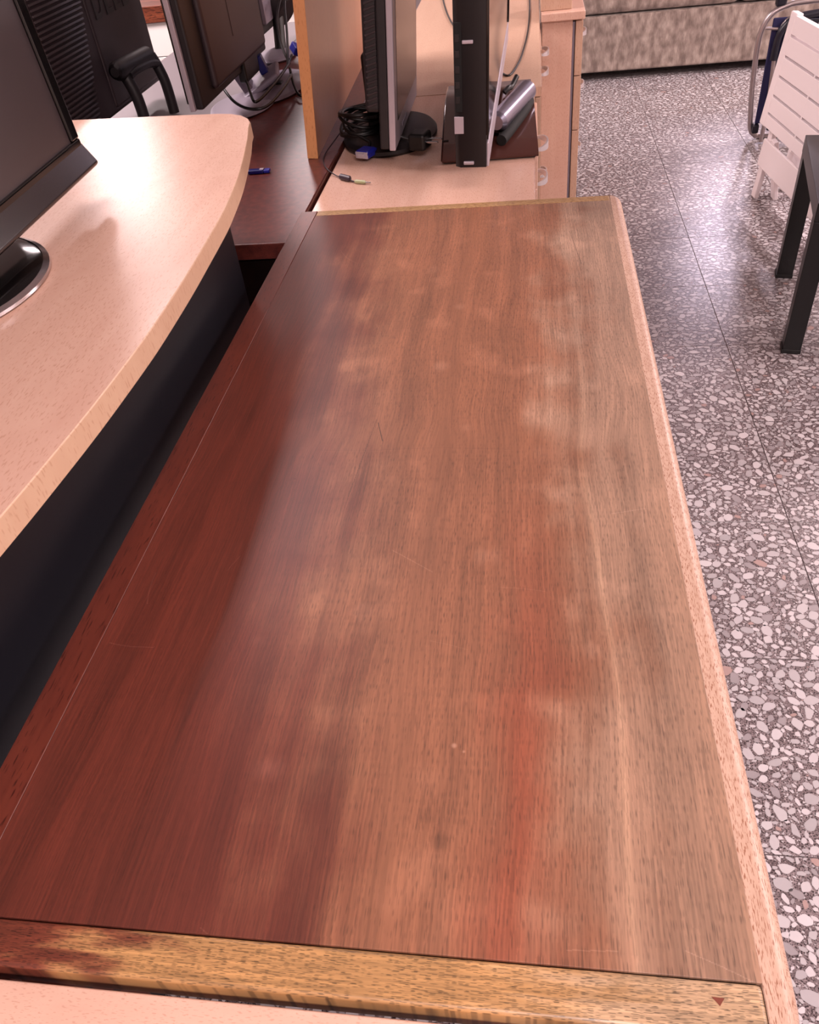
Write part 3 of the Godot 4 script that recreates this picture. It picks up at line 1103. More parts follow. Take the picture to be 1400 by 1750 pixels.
func right_side() -> void:
	folding_chair("folded white slatted wooden chair standing in front, beside the black side table", Vector3(0.908, 0, -3.40), 0.11)
	folding_chair("second folded white slatted chair behind the first, only its top edge showing", Vector3(1.03, 0, -3.45), 0.11)
	# blue folding chair
	var t := thing("camping_chair", "folded camping chair with blue cloth and bent metal tubes behind the white chairs", "chair", Vector3(1.3, 0, -4.1))
	var o := Vector3(-1.3, 0, 4.1)
	var b := B.new()
	b.xf.origin = o
	var L := [Vector3(1.06, 0.013, -4.10), Vector3(1.028, 0.045, -4.10), Vector3(1.014, 0.12, -4.10), Vector3(1.000, 0.25, -4.10), Vector3(0.994, 0.38, -4.10), Vector3(1.000, 0.455, -4.10), Vector3(1.030, 0.512, -4.10), Vector3(1.085, 0.538, -4.10), Vector3(1.16, 0.548, -4.10), Vector3(1.45, 0.55, -4.10), Vector3(1.53, 0.52, -4.10), Vector3(1.56, 0.44, -4.10), Vector3(1.56, 0.12, -4.10), Vector3(1.54, 0.035, -4.10), Vector3(1.48, 0.013, -4.10)]
	b.tube(spline(L, 6), 0.012, 12)
	b.tube([Vector3(1.06, 0.013, -4.10), Vector3(1.48, 0.013, -4.10)], 0.012, 12)
	part("tube_frame", b, M.tube_metal, t)
	b = B.new()
	b.xf.origin = o
	b.tube(spline([Vector3(1.066, 0.008, -4.035), Vector3(1.070, 0.17, -4.045), Vector3(1.060, 0.40, -4.055), Vector3(1.066, 0.455, -4.055), Vector3(1.10, 0.50, -4.055), Vector3(1.20, 0.515, -4.055), Vector3(1.44, 0.515, -4.055), Vector3(1.5, 0.46, -4.055), Vector3(1.5, 0.01, -4.04)], 6), 0.0095, 12)
	part("leg_tube", b, M.tube_metal, t)
	b = B.new()
	b.xf.origin = o
	b.tube(spline([Vector3(1.058, 0.345, -4.045), Vector3(1.060, 0.42, -4.045), Vector3(1.075, 0.465, -4.045), Vector3(1.12, 0.50, -4.045), Vector3(1.24, 0.515, -4.045)], 6), 0.0155, 12)
	part("arm_pad", b, M.blue_plastic, t)
	b = B.new()
	b.xf.origin = o
	b.bx(Vector3(1.036, 0.075, -4.088), Vector3(1.53, 0.50, -4.076), 0.005, 2)
	part("seat_cloth", b, M.blue_cloth, t)
	b = B.new()
	b.xf.origin = o
	b.bx(Vector3(1.085, 0.05, -4.062), Vector3(1.52, 0.49, -4.046), 0.006, 2)
	part("back_cloth", b, M.blue_plastic, t)
	b = B.new()
	b.xf.origin = o
	b.bx(Vector3(1.026, 0.035, -4.11), Vector3(1.055, 0.075, -4.06), 0.008, 2)
	b.bx(Vector3(1.04, 0.535, -4.13), Vector3(1.085, 0.60, -4.09), 0.012, 2)
	part("corner_fitting", b, M.blue_plastic, t)
	b = B.new()
	b.xf.origin = o
	b.tube([Vector3(1.012, 0.462, -4.085), Vector3(1.058, 0.462, -4.06)], 0.006, 8)
	part("crossbar", b, M.tube_metal, t)
	# black side table, turned a little
	t = thing("side_table", "low black square side table at the right edge of the picture", "table", Vector3(0.7521, 0, -2.184), Vector3(0, -0.181, 0))
	b = B.new()
	b.bx(Vector3(-0.001, 0.400, -0.546), Vector3(0.549, 0.450, 0.004), 0.0015)
	part("tabletop", b, M.black_laminate, t)
	for x in [0.0, 0.498]:
		for z in [-0.545, -0.047]:
			b = B.new()
			b.bx(Vector3(x, 0.006, z), Vector3(x + 0.05, 0.3985, z + 0.05), 0.0012)
			var lg := part("leg", b, M.black_laminate, t)
			b = B.new()
			b.bx(Vector3(x - 0.003, 0.0, z - 0.001), Vector3(x + 0.051, 0.013, z + 0.051), 0.001)
			part("foot", b, M.rubber, lg)

# ------------------------------------------------------------------ monitors and desks at the back left
func left_back() -> void:
	var t := thing("grey_desk", "grey topped desk at the back left under the dark monitor backs", "desk", Vector3(-1.11, 0, -2.75))
	var b := B.new()
	b.bx(Vector3(-0.235, 0.69, -0.90), Vector3(0.243, 0.72, 1.08), 0.002)
	part("desktop", b, M.grey_top, t)
	for z in [-0.85, 1.0]:
		b = B.new()
		b.bx(Vector3(-0.22, 0, z - 0.015), Vector3(0.225, 0.69, z + 0.015), 0.002)
		part("side_panel", b, M.silver_grey, t)
	# counter with white front
	t = thing("white_counter", "bright white cabinet with a brown wooden top far back on the left", "cabinet", Vector3(-1.7, 0, -4.5))
	b = B.new()
	b.bx(Vector3(-1.1, 0.0, -0.3), Vector3(1.1, 0.530, 0.30), 0.002)
	b.bx(Vector3(-1.1, 0.533, -0.3), Vector3(1.1, 0.676, 0.30), 0.002)
	part("body", b, M.white_front, t)
	b = B.new()
	b.bx(Vector3(-1.14, 0.677, -0.33), Vector3(1.14, 0.747, 0.315), 0.004, 2)
	part("counter_top", b, M.brown_edge, t)

	# ---- monitor with vents, furthest left (back towards the camera)
	t = thing("vented_monitor", "dark monitor seen from behind with a column of vents and embossed lettering", "monitor", Vector3(-1.2, 0.72, -2.5))
	var o := Vector3(1.2, -0.72, 2.5)
	b = B.new()
	b.xf.origin = o
	b.bx(Vector3(-1.185, 0.77, -2.610), Vector3(-1.155, 1.10, -1.93), 0.008, 2)
	part("bezel", b, M.black_plastic, t)
	b = B.new()
	b.xf.origin = o
	b.bx(Vector3(-1.160, 0.775, -2.600), Vector3(-1.122, 1.095, -1.94), 0.012, 2)
	part("back_shell", b, M.dark_back, t)
	b = B.new()
	b.xf.origin = o
	b.bx(Vector3(-1.132, 0.79, -2.585), Vector3(-1.117, 1.085, -2.24), 0.008, 2)
	part("back_cover", b, M.dark_back, t)
	for k in 28:
		b = B.new()
		var y := 0.785 + 0.0112 * k
		b.xf = Transform3D(Basis(Vector3.BACK, 0.35), o + Vector3(-1.1205, y, 0))
		b.bx(Vector3(-0.004, -0.0030, -2.125 - 0.0042 * k), Vector3(0.004, 0.0030, -1.97), 0.0012)
		part("vent_slat", b, M.dark_back, t)
	var tm := TextMesh.new()
	var sf := SystemFont.new()
	sf.font_names = PackedStringArray(["Droid Sans"])
	sf.font_weight = 700
	tm.font = sf
	tm.text = "DELL"
	tm.font_size = 32
	tm.pixel_size = 0.0032
	tm.depth = 0.004
	var tx := MeshInstance3D.new()
	tx.name = "embossed_lettering"
	tx.mesh = tm
	tx.material_override = M.black_plastic
	tx.transform = Transform3D(Basis(Vector3.UP, PI / 2), o + Vector3(-1.1165, 1.028, -2.385))
	t.add_child(tx)
	b = B.new()
	b.xf.origin = o
	b.tube([Vector3(-1.0865, 0.88, -2.222), Vector3(-1.0862, 0.88, -2.226), Vector3(-1.0854, 0.88, -2.236), Vector3(-1.0606, 0.88, -2.396), Vector3(-1.060, 0.88, -2.401)], [0.012, 0.019, 0.024, 0.024, 0.018], 20)
	part("hinge", b, M.black_plastic, t)
	# two legs of a looped neck going down from the hinge
	for z in [0.0, 1.0]:
		b = B.new()
		b.xf.origin = o
		var p0 := Vector3(-1.085, 0.875, -2.262).lerp(Vector3(-1.058, 0.878, -2.412), z)
		b.tube(spline([p0, p0 + Vector3(0.012, -0.03, 0.0), p0 + Vector3(0.022, -0.075, 0.0), p0 + Vector3(0.024, -0.152, 0.0)], 6), 0.016 - 0.001 * z, 14)
		part("neck", b, M.black_plastic, t)
	b = B.new()
	b.xf.origin = o
	b.tube(spline([Vector3(-1.068, 0.862, -2.262), Vector3(-1.058, 0.868, -2.30), Vector3(-1.05, 0.866, -2.37), Vector3(-1.045, 0.855, -2.412)], 5), 0.012, 10)
	part("neck_bridge", b, M.black_plastic, t)
	b = B.new()
	b.xf.origin = o
	b.bx(Vector3(-1.15, 0.7205, -2.29), Vector3(-1.02, 0.735, -2.17), 0.006, 2)
	part("base", b, M.black_plastic, t)

	# ---- monitor with silver bezel edge (back towards the camera)
	t = thing("silver_edged_monitor", "black backed monitor with a silver bezel edge on a grey stand", "monitor", Vector3(-0.80, 0.7225, -2.45))
	o = Vector3(0.80, -0.7225, 2.45)
	b = B.new()
	b.xf.origin = o
	b.bx(Vector3(-0.8400, 0.812, -2.70), Vector3(-0.8265, 1.24, -2.058), 0.002)
	part("bezel", b, M.silver, t, "silver bezel")
	b = B.new()
	b.xf.origin = o
	b.bx(Vector3(-0.8435, 0.83, -2.695), Vector3(-0.8395, 1.235, -2.058), 0.001)
	part("screen", b, M.gloss_black, t)
	b = B.new()
	b.xf.origin = o
	b.bx(Vector3(-0.8285, 0.812, -2.70), Vector3(-0.806, 1.24, -2.066), 0.007, 2)
	part("back_shell", b, M.black_plastic, t)
	b = B.new()
	b.xf.origin = o
	b.bx(Vector3(-0.812, 0.835, -2.66), Vector3(-0.790, 1.22, -2.16), 0.016, 3)
	part("back_cover", b, M.dark_back, t)
	b = B.new()
	b.xf.origin = o
	b.bx(Vector3(-0.792, 0.915, -2.52), Vector3(-0.7885, 1.1, -2.36), 0.001)
	part("badge_plate", b, M.dark_back, t)
	b = B.new()
	b.xf.origin = o
	b.bx(Vector3(-0.82, 0.785, -2.56), Vector3(-0.795, 0.86, -2.42), 0.006)
	part("connector_bay", b, M.rubber, t)
	# stand: flat oval foot, sloping lilac column
	b = B.new()
	b.xf.origin = o
	b.lathe(Vector3(-0.825, 0.7228, -2.42), [Vector2(0, 0), Vector2(1.0, 0), Vector2(1.02, 0.004), Vector2(1.0, 0.011), Vector2(0.9, 0.014), Vector2(0, 0.016)], 40, 0.088, 0.135)
	part("foot_plate", b, M.silver_grey, t)
	b = B.new()
	b.xf = Transform3D(Basis(Vector3.UP, 0.25) * Basis(Vector3.BACK, 0.45), o + Vector3(-0.775, 0.745, -2.57))
	b.rb(Vector3(-0.02, 0.02, 0), Vector3(0.13, 0.018, 0.17), 0.008, 2)
	b.rb(Vector3(-0.06, 0.05, 0), Vector3(0.03, 0.10, 0.10), 0.008, 2)
	part("column", b, M.lilac_grey, t)
	b = B.new()
	b.xf.origin = o
	b.lathe(Vector3(-0.765, 0.7228, -2.60), [Vector2(0, 0), Vector2(1.0, 0), Vector2(1.03, 0.006), Vector2(1.0, 0.014), Vector2(0.8, 0.022), Vector2(0, 0.026)], 40, 0.085, 0.175)
	part("base", b, M.lilac_grey, t)
	b = B.new()
	b.xf.origin = o
	b.bx(Vector3(-0.755, 0.744, -2.575), Vector3(-0.735, 0.752, -2.545), 0.002)
	part("cable_clip", b, M.rubber, t)

	# ---- smaller monitor further back
	t = thing("small_monitor", "small black monitor back beyond the silver edged one, half hidden by cables", "monitor", Vector3(-0.88, 0.7225, -3.1))
	o = Vector3(0.88, -0.7225, 3.1)
	b = B.new()
	b.xf.origin = o
	b.bx(Vector3(-0.93, 0.80, -3.36), Vector3(-0.885, 1.15, -2.80), 0.01, 2)
	part("back_shell", b, M.black_plastic, t)
	b = B.new()
	b.xf.origin = o
	b.bx(Vector3(-0.888, 0.83, -3.20), Vector3(-0.872, 0.93, -2.98), 0.003)
	part("bracket", b, M.silver_grey, t, "grey mounting bracket")
	b = B.new()
	b.xf.origin = o
	b.tube([Vector3(-0.875, 0.87, -3.12), Vector3(-0.83, 0.84, -3.10)], 0.045, 20)
	part("hinge", b, M.black_plastic, t)
	b = B.new()
	b.xf.origin = o
	b.tube([Vector3(-0.86, 0.86, -3.1), Vector3(-0.86, 0.74, -3.05)], 0.02, 12)
	part("neck", b, M.rubber, t)
	b = B.new()
	b.xf.origin = o
	b.lathe(Vector3(-0.865, 0.7228, -3.02), [Vector2(0, 0), Vector2(1.0, 0), Vector2(1.03, 0.006), Vector2(1.0, 0.015), Vector2(0.6, 0.022), Vector2(0, 0.024)], 36, 0.06, 0.10)
	part("base", b, M.silver_grey, t)

# ------------------------------------------------------------------ monitor on the curved desk
func near_monitor() -> void:
	var t := thing("dark_screen_monitor", "big dark screen monitor on a glossy round base on the curved desk", "monitor", Vector3(-0.72, 0.9302, -0.84), Vector3(0, 0.035, 0))
	var b := B.new()
	# local frame: screen faces +x, z along the screen; tilted back slightly
	var xf := Transform3D(Basis(Vector3.BACK, 0.045), Vector3(0.062, 0.048, 0.0))
	b.xf = xf
	b.bx(Vector3(-0.035, 0.0, -0.345), Vector3(-0.004, 0.42, 0.345), 0.006, 2)
	part("back_shell", b, M.black_plastic, t)
	b = B.new()
	b.xf = xf
	b.bx(Vector3(-0.004, 0.010, -0.342), Vector3(0.006, 0.030, 0.342), 0.003, 2)
	b.bx(Vector3(-0.004, 0.40, -0.342), Vector3(0.006, 0.42, 0.342), 0.003, 2)
	b.bx(Vector3(-0.004, 0.03, -0.342), Vector3(0.006, 0.40, -0.318), 0.003, 2)
	b.bx(Vector3(-0.004, 0.03, 0.318), Vector3(0.006, 0.40, 0.342), 0.003, 2)
	part("bezel", b, M.gloss_black, t)
	b = B.new()
	b.xf = xf
	b.bx(Vector3(-0.006, 0.028, -0.32), Vector3(0.0015, 0.402, 0.32), 0.0005)
	part("screen", b, M.screen_matt, t, "matt dark grey screen")
	b = B.new()
	b.xf = xf * Transform3D(Basis(Vector3.BACK, 0.5), Vector3(0.004, 0.012, 0))
	b.bx(Vector3(-0.012, -0.026, -0.345), Vector3(0.006, 0.012, 0.345), 0.005, 2)
	part("chin", b, M.bezel_dark, t, "glossy brown-black lower rim")
	b = B.new()
	b.bx(Vector3(-0.05, 0.01, -0.04), Vector3(0.0, 0.16, 0.04), 0.01, 2)
	part("neck", b, M.gloss_black, t)
	b = B.new()
	b.lathe(Vector3(-0.055, 0, 0), [Vector2(0, 0.0155), Vector2(0.14, 0.0140), Vector2(0.166, 0.0105), Vector2(0.172, 0.008)].map(func(p): return p), 64)
	part("base", b, M.gloss_black, t)
	b = B.new()
	b.lathe(Vector3(-0.055, 0, 0), [Vector2(0.171, 0.0095), Vector2(0.178, 0.0065), Vector2(0.1785, 0.003), Vector2(0.175, 0.0), Vector2(0.05, 0.0)], 64)
	part("base_rim", b, M.chrome, t, "chrome rim of the base")

# ------------------------------------------------------------------ slim monitor on a round base (beech desk, left)
func bezel_monitor() -> void:
	var t := thing("slim_monitor", "slim black monitor with a silver bezel on a round black base, seen edge on", "monitor", Vector3(-0.345, 0.712, -2.085), Vector3(0, 0.0, 0))
	var b := B.new()
	b.lathe(Vector3.ZERO, [Vector2(0, 0.0), Vector2(0.97, 0.0), Vector2(1.0, 0.006), Vector2(1.0, 0.014), Vector2(0.94, 0.022), Vector2(0.5, 0.032), Vector2(0, 0.035)], 48, 0.117, 0.155)
	part("base", b, M.black_plastic, t)
	b = B.new()
	b.bx(Vector3(-0.045, 0.03, -0.05), Vector3(-0.015, 0.20, 0.05), 0.008, 2)
	part("neck", b, M.black_plastic, t)
	var xf := Transform3D(Basis(Vector3.BACK, -0.085), Vector3(0.032, 0.038, 0))
	b = B.new()
	b.xf = xf
	b.bx(Vector3(-0.002, 0.0, -0.222), Vector3(0.013, 0.37, 0.226), 0.003, 2)
	part("bezel", b, M.silver, t, "silver bezel")
	b = B.new()
	b.xf = xf
	b.bx(Vector3(-0.023, 0.002, -0.222), Vector3(-0.002, 0.37, 0.224), 0.004, 2)
	part("back_shell", b, M.black_plastic, t)
	b = B.new()
	b.xf = xf
	b.bx(Vector3(-0.056, 0.075, -0.17), Vector3(-0.02, 0.36, 0.212), 0.010, 3)
	part("back_cover", b, M.black_plastic, t)
	for k in 22:
		b = B.new()
		b.xf = xf * Transform3D(Basis(Vector3.BACK, 0.35), Vector3(-0.038, 0.092 + 0.0115 * k, 0.211))
		b.bx(Vector3(-0.0125, -0.0022, -0.006), Vector3(0.0125, 0.0022, 0.0028), 0.0008)
		part("vent_slat", b, M.dark_back, t)
	b = B.new()
	b.xf = xf
	b.bx(Vector3(0.0125, 0.052, -0.205), Vector3(0.0138, 0.36, 0.185), 0.0004)
	part("screen", b, M.screen_brown, t, "dark screen")
	b = B.new()
	b.xf = xf
	for k in 4:
		b.bx(Vector3(0.0128, 0.018, 0.02 + 0.022 * k), Vector3(0.0145, 0.026, 0.034 + 0.022 * k), 0.0004)
	part("button", b, M.silver_grey, t)

# ------------------------------------------------------------------ big glossy monitor (beech desk, right)
func big_monitor() -> void:
	var t := thing("large_monitor", "thick black large-screen monitor seen from its side, on a glossy brown base", "monitor", Vector3(-0.105, 0.712, -2.1), Vector3(0, -0.0145, 0))
	var b := B.new()
	# sloping wedge: the profile runs along z, extruded across
	b.xf = Transform3D(Basis(Vector3.UP, 0.055), Vector3.ZERO) * Transform3D(Basis(Vector3(0, 1, 0), Vector3(-1, 0, 0), Vector3(0, 0, 1)), Vector3.ZERO)
	b.slab(PackedVector2Array([Vector2(0.004, 0.236), Vector2(0.008, 0.2375), Vector2(0.014, 0.232), Vector2(0.028, 0.16), Vector2(0.045, 0.06), Vector2(0.055, -0.01), Vector2(0.058, -0.06), Vector2(0.056, -0.20), Vector2(0.045, -0.232), Vector2(0.004, -0.236)]), -0.116, 0.104, 0.005)
	part("base", b, M.gloss_brown, t, "glossy brown wedge shaped base")
	b = B.new()
	b.xf = Transform3D(Basis(Vector3.UP, 0.055), Vector3.ZERO)
	b.bx(Vector3(-0.098, 0.0, -0.23), Vector3(0.11, 0.0045, 0.230), 0.001)
	part("base_pad", b, M.rubber, t)
	b = B.new()
	b.tube([Vector3(0.034, 0.066, 0.185), Vector3(0.036, 0.066, 0.178), Vector3(0.098, 0.076, -0.022), Vector3(0.100, 0.076, -0.029)], [0.015, 0.0235, 0.0235, 0.015], 28)
	part("stand_drum", b, M.drum_metal, t, "silver drum of the stand")
	b = B.new()
	b.tube(spline([Vector3(0.045, 0.033, 0.200), Vector3(0.062, 0.040, 0.155), Vector3(0.092, 0.052, 0.06), Vector3(0.104, 0.058, 0.0)], 6), 0.0125, 14)
	part("stand_slot", b, M.void_black, t)
	b = B.new()
	b.xf = Transform3D(Basis(Vector3.UP, 0.055), Vector3(-0.085, 0.0285, 0.165))
	b.bx(Vector3(-0.009, -0.002, -0.0018), Vector3(0.006, 0.0015, 0.0018), 0.0003)
	part("base_mark", b, M.void_black, t)
	b = B.new()
	b.bx(Vector3(-0.03, 0.012, -0.12), Vector3(0.015, 0.2, 0.12), 0.01, 2)
	part("neck", b, M.gloss_black, t)
	var xf := Transform3D(Basis(Vector3.BACK, -0.035), Vector3(0.030, 0.081, 0))
	b = B.new()
	b.xf = xf
	b.slab(PackedVector2Array([Vector2(0, -0.56), Vector2(0, 0.51), Vector2(-0.050, 0.51), Vector2(-0.060, 0.502), Vector2(-0.063, 0.46), Vector2(-0.063, -0.50), Vector2(-0.05, -0.56)]), 0.0, 0.60, 0.004)
	part("body", b, M.tv_black, t)
	b = B.new()
	b.xf = xf
	b.bx(Vector3(-0.0005, 0.046, -0.54), Vector3(0.0030, 0.59, 0.495), 0.0005)
	part("screen", b, M.screen_gloss, t, "glossy black screen")
	b = B.new()
	b.xf = xf
	b.bx(Vector3(-0.0005, 0.0, -0.56), Vector3(0.0045, 0.045, 0.508), 0.002)
	part("lower_bezel", b, M.silver, t, "silver lower bezel")
	b = B.new()
	b.xf = xf
	b.bx(Vector3(-0.001, 0.046, -0.562), Vector3(0.0062, 0.60, -0.541), 0.001)
	b.bx(Vector3(-0.001, 0.058, 0.496), Vector3(0.0042, 0.60, 0.511), 0.001)
	part("bezel", b, M.gloss_black, t)
	b = B.new()
	b.xf = xf
	b.bx(Vector3(-0.058, 0.10, 0.5085), Vector3(-0.045, 0.245, 0.5112), 0.001)
	part("port_recess", b, M.void_black, t)
	b = B.new()
	b.xf = xf
	for k in 5:
		b.bx(Vector3(-0.057, 0.115 + 0.025 * k, 0.5108), Vector3(-0.049, 0.127 + 0.025 * k, 0.5125), 0.0006)
	part("port", b, M.tv_black, t)
	b = B.new()
	b.xf = xf
	b.bx(Vector3(-0.0605, 0.062, 0.508), Vector3(-0.043, 0.092, 0.5118), 0.0008)
	part("sticker", b, M.silver, t, "silver sticker")
	for y in [0.006, 0.212]:
		b = B.new()
		b.xf = xf
		b.bx(Vector3(-0.044, y, 0.509), Vector3(-0.024, y + 0.006, 0.5145), 0.0015)
		part("latch", b, M.silver, t, "silver latch")

# ------------------------------------------------------------------ cables, plugs and small things
func cables_and_bits() -> void:
	var b: B
	var t: Node3D
	# coil round the neck of the slim monitor, ending in a mains plug
	t = thing("power_cable", "coil of thick black cable with a two-pin plug on the round monitor base", "cable", Vector3(-0.395, 0.745, -2.05))
	b = B.new()
	var pts := []
	var g := RandomNumberGenerator.new()
	g.seed = 5
	for k in 64:
		var a := TAU * k / 9.0
		var lay := k / 9.0
		pts.append(Vector3(-0.010 + (0.050 + 0.006 * sin(lay * 3.0)) * cos(a), -0.003 + 0.0075 * lay + 0.010 * sin(a * 1.0 + lay), 0.0 + (0.066 + 0.008 * cos(lay * 2.0)) * sin(a)))
	pts.append(Vector3(0.05, 0.03, 0.085))
	pts.append(Vector3(0.10, 0.006, 0.10))
	pts.append(Vector3(0.145, -0.004, 0.105))
	b.tube(spline(pts, 4), 0.0042, 8)
	part("cord", b, M.rubber, t)
	b = B.new()
	b.xf = Transform3D(Basis(Vector3.UP, -0.3).scaled(Vector3.ONE * 1.25), Vector3(0.152, 0.004, 0.128))
	b.bx(Vector3(-0.024, -0.014, -0.020), Vector3(0.010, 0.016, 0.020), 0.006, 2)
	part("plug", b, M.rubber, t)
	for s in [-1, 1]:
		b = B.new()
		b.xf = Transform3D(Basis(Vector3.UP, -0.3).scaled(Vector3.ONE * 1.25), Vector3(0.152, 0.004, 0.128))
		b.tube([Vector3(0.009, 0.001, 0.0095 * s), Vector3(0.031, 0.001, 0.0095 * s), Vector3(0.033, 0.001, 0.0095 * s)], [0.0026, 0.0026, 0.0015], 10)
		part("pin", b, M.chrome, t)
	# video cable with blue plug
	t = thing("video_cable", "black video cable with a blue screw plug lying before the round monitor base", "cable", Vector3(-0.39, 0.73, -1.95))
	b = B.new()
	b.tube(spline([Vector3(-0.03, 0.03, -0.12), Vector3(-0.045, 0.035, -0.07), Vector3(-0.02, 0.026, -0.03), Vector3(0.012, 0.012, -0.012), Vector3(0.010, 0.004, 0.006)], 6), 0.0038, 8)
	part("cord", b, M.rubber, t)
	b = B.new()
	b.xf = Transform3D(Basis(Vector3.UP, -0.42), Vector3(0.006, -0.0015, 0.026))
	b.bx(Vector3(-0.017, -0.008, -0.022), Vector3(0.017, 0.010, 0.014), 0.003, 2)
	for s in [-1, 1]:
		b.tube([Vector3(0.0145 * s, 0.003, -0.026), Vector3(0.0145 * s, 0.003, 0.016)], 0.0035, 8)
	part("plug_body", b, M.plug_blue, t, "blue plug body")
	b = B.new()
	b.xf = Transform3D(Basis(Vector3.UP, -0.42), Vector3(0.006, -0.0015, 0.026))
	b.bx(Vector3(-0.017, -0.007, 0.014), Vector3(0.017, 0.008, 0.0165), 0.001)
	b.bx(Vector3(-0.009, -0.0045, 0.016), Vector3(0.009, 0.0055, 0.022), 0.001)
	part("plug_shell", b, M.silver, t, "metal plug shell")
	# audio cable
	t = thing("audio_cable", "thin grey audio cable with a ferrite bead and pale green jack", "cable", Vector3(-0.40, 0.7125, -1.80))
	b = B.new()
	var o := Vector3(0.40, -0.7125, 1.80)
	var cp := []
	for p in [Vector3(-0.385, 0.765, -2.06), Vector3(-0.415, 0.762, -2.05), Vector3(-0.452, 0.752, -2.055), Vector3(-0.478, 0.732, -2.01), Vector3(-0.488, 0.7245, -1.955), Vector3(-0.482, 0.7240, -1.90), Vector3(-0.462, 0.724, -1.845), Vector3(-0.440, 0.7165, -1.825), Vector3(-0.424, 0.7175, -1.806)]:
		cp.append(p + o)
	b.tube(spline(cp, 6), 0.0014, 6)
	part("cord", b, M.cable_grey, t)
	b = B.new()
	b.tube(spline([Vector3(-0.400, 0.7185, -1.788) + o, Vector3(-0.394, 0.7165, -1.782) + o, Vector3(-0.386, 0.716, -1.776) + o], 4), 0.0014, 6)
	part("cord", b, M.cable_grey, t)
	b = B.new()
	b.tube([Vector3(-0.425, 0.719, -1.8065) + o, Vector3(-0.423, 0.719, -1.805) + o, Vector3(-0.401, 0.719, -1.789) + o, Vector3(-0.399, 0.719, -1.7875) + o], [0.0045, 0.0065, 0.0065, 0.0045], 14)
	part("ferrite_bead", b, M.ferrite, t, "dark grey ferrite bead")
	b = B.new()
	b.tube([Vector3(-0.386, 0.7165, -1.776) + o, Vector3(-0.383, 0.7165, -1.775) + o, Vector3(-0.364, 0.7165, -1.768) + o, Vector3(-0.360, 0.7165, -1.7665) + o], [0.003, 0.0042, 0.0042, 0.0026], 12)
	part("jack_grip", b, M.jack_green, t, "pale green jack grip")
	b = B.new()
	b.tube([Vector3(-0.360, 0.7165, -1.7665) + o, Vector3(-0.350, 0.7165, -1.763) + o, Vector3(-0.347, 0.7165, -1.762) + o], [0.0017, 0.0017, 0.0007], 8)
	part("jack_pin", b, M.chrome, t)
	# memory stick
	t = thing("usb_stick", "small blue memory stick on the mahogany desk beside the curved desk", "usb stick", Vector3(-0.625, 0.7222, -1.853), Vector3(0, 0.02, 0))
	b = B.new()
	b.bx(Vector3(-0.028, 0.0, -0.009), Vector3(0.010, 0.009, 0.009), 0.003, 2)
	part("case", b, M.usb_blue, t)
	b = B.new()
	b.bx(Vector3(0.010, 0.001, -0.008), Vector3(0.024, 0.008, 0.008), 0.002, 2)
	part("cap", b, M.plug_blue, t)
	b = B.new()
	b.bx(Vector3(0.000, 0.0085, -0.005), Vector3(0.009, 0.0098, 0.005), 0.0005)
	part("emblem", b, M.silver, t)
	# thin cables lying in a loop on the second desk, one round each side of the large monitor
	b = B.new()
	b.tube(spline([Vector3(-0.37, 0.716, -3.95), Vector3(-0.345, 0.716, -3.75), Vector3(-0.312, 0.716, -3.52), Vector3(-0.27, 0.716, -3.30), Vector3(-0.2226, 0.716, -3.14), Vector3(-0.16, 0.716, -2.95), Vector3(-0.11, 0.716, -2.72), Vector3(-0.0632, 0.716, -2.573), Vector3(-0.035, 0.716, -2.70), Vector3(-0.0195, 0.716, -2.876), Vector3(-0.0054, 0.716, -3.164), Vector3(-0.001, 0.716, -3.55), Vector3(-0.004, 0.716, -3.95)], 6), 0.0030, 8)
	solo("loose_cable", b, M.rubber, "thin black cable lying in a long loop on the second desk behind the large monitor", "cable")
	b = B.new()
	b.tube(spline([Vector3(-0.062, 0.778, -2.155), Vector3(-0.052, 0.786, -2.165), Vector3(-0.045, 0.782, -2.19), Vector3(-0.032, 0.797, -2.22)], 5), 0.0065, 10)
	solo("cable_end", b, M.rubber, "short stiff black cable end sticking up behind the silver stand drum", "cable")
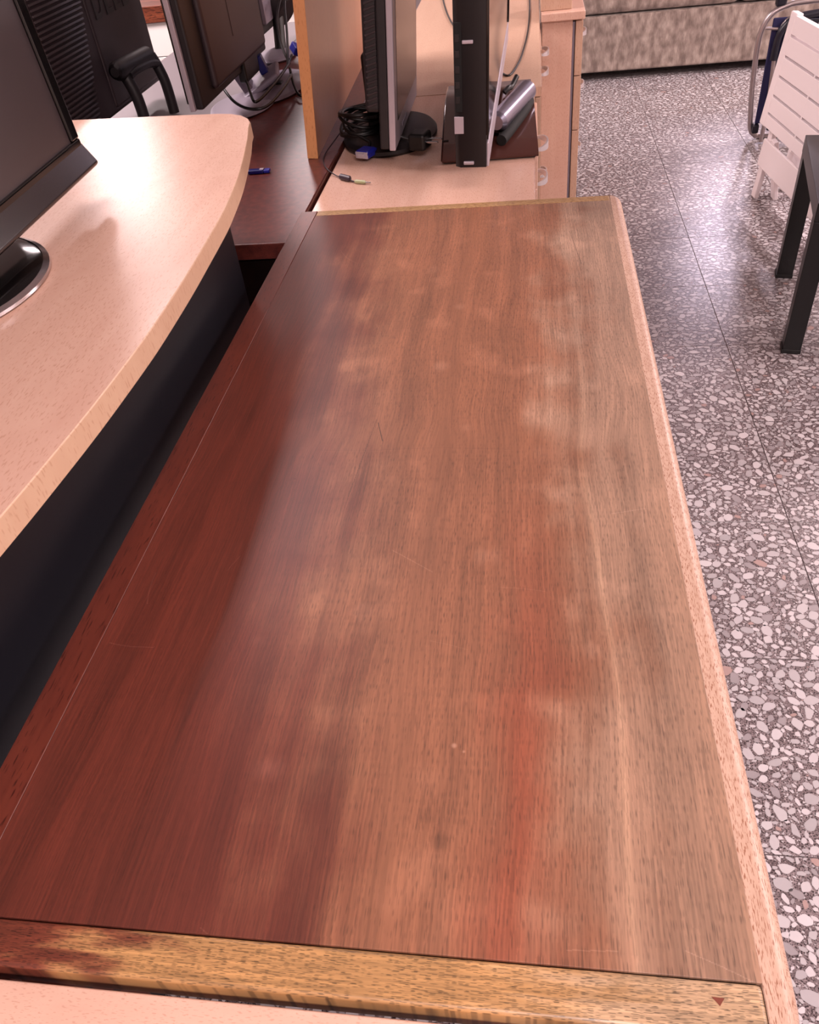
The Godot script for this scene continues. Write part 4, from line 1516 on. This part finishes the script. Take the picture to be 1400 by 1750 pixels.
	# tangle of cables before the small monitor
	var runs := [
		[[-0.855, 0.80, -2.36], [-0.80, 0.775, -2.28], [-0.745, 0.765, -2.235], [-0.70, 0.765, -2.25], [-0.69, 0.77, -2.40], [-0.70, 0.77, -2.55]],
		[[-0.84, 0.80, -2.48], [-0.80, 0.79, -2.42], [-0.775, 0.775, -2.36], [-0.745, 0.765, -2.30], [-0.73, 0.77, -2.42], [-0.72, 0.785, -2.60], [-0.73, 0.79, -2.70]],
		[[-0.72, 0.785, -2.62], [-0.77, 0.81, -2.75], [-0.82, 0.85, -2.93], [-0.82, 0.90, -3.05], [-0.78, 0.92, -3.10], [-0.73, 0.90, -3.08], [-0.69, 0.86, -3.0]],
		[[-0.72, 0.785, -2.60], [-0.765, 0.83, -2.82], [-0.80, 0.88, -2.98], [-0.80, 0.91, -3.04], [-0.75, 0.92, -3.05], [-0.70, 0.88, -2.95], [-0.66, 0.84, -2.84]],
		[[-0.71, 0.78, -2.58], [-0.69, 0.75, -2.52], [-0.655, 0.735, -2.45], [-0.64, 0.735, -2.55], [-0.63, 0.74, -2.65]]]
	var names := ["black cable sagging in a wide loop from the silver edged monitor", "black cable running diagonally over the lilac grey stand base", "long black cable looping up over the round hinge of the small monitor", "black cable beside the blue plugs reaching behind the orange board edge", "short black cable drooping onto the mahogany desk beside the board"]
	for k in runs.size():
		pts = []
		for p in runs[k]:
			pts.append(Vector3(p[0], p[1], p[2]))
		b = B.new()
		b.tube(spline(pts, 6), 0.0040, 8)
		solo("tangled_cable", b, M.rubber, names[k], "cable", Vector3.ZERO, Vector3.ZERO, "tangled cables at the back left")
	# blue video plugs in the tangle
	t = thing("video_plug", "bright blue video plug hanging in the cable tangle left of the board", "plug", Vector3(-0.705, 0.80, -2.70), Vector3(0.3, 0.5, -0.5))
	b = B.new()
	b.bx(Vector3(-0.02, -0.012, -0.028), Vector3(0.02, 0.012, 0.016), 0.004, 2)
	part("plug_body", b, M.plug_blue, t)
	b = B.new()
	b.bx(Vector3(-0.016, -0.008, -0.036), Vector3(0.016, 0.008, -0.028), 0.001)
	part("plug_shell", b, M.silver, t)
	t = thing("video_plug", "dark blue video plug fitted under the silver edged monitor", "plug", Vector3(-0.80, 0.80, -2.59), Vector3(0, 0.2, 0.3))
	b = B.new()
	b.bx(Vector3(-0.012, -0.03, -0.02), Vector3(0.012, 0.02, 0.02), 0.004, 2)
	part("plug_body", b, M.usb_blue, t)
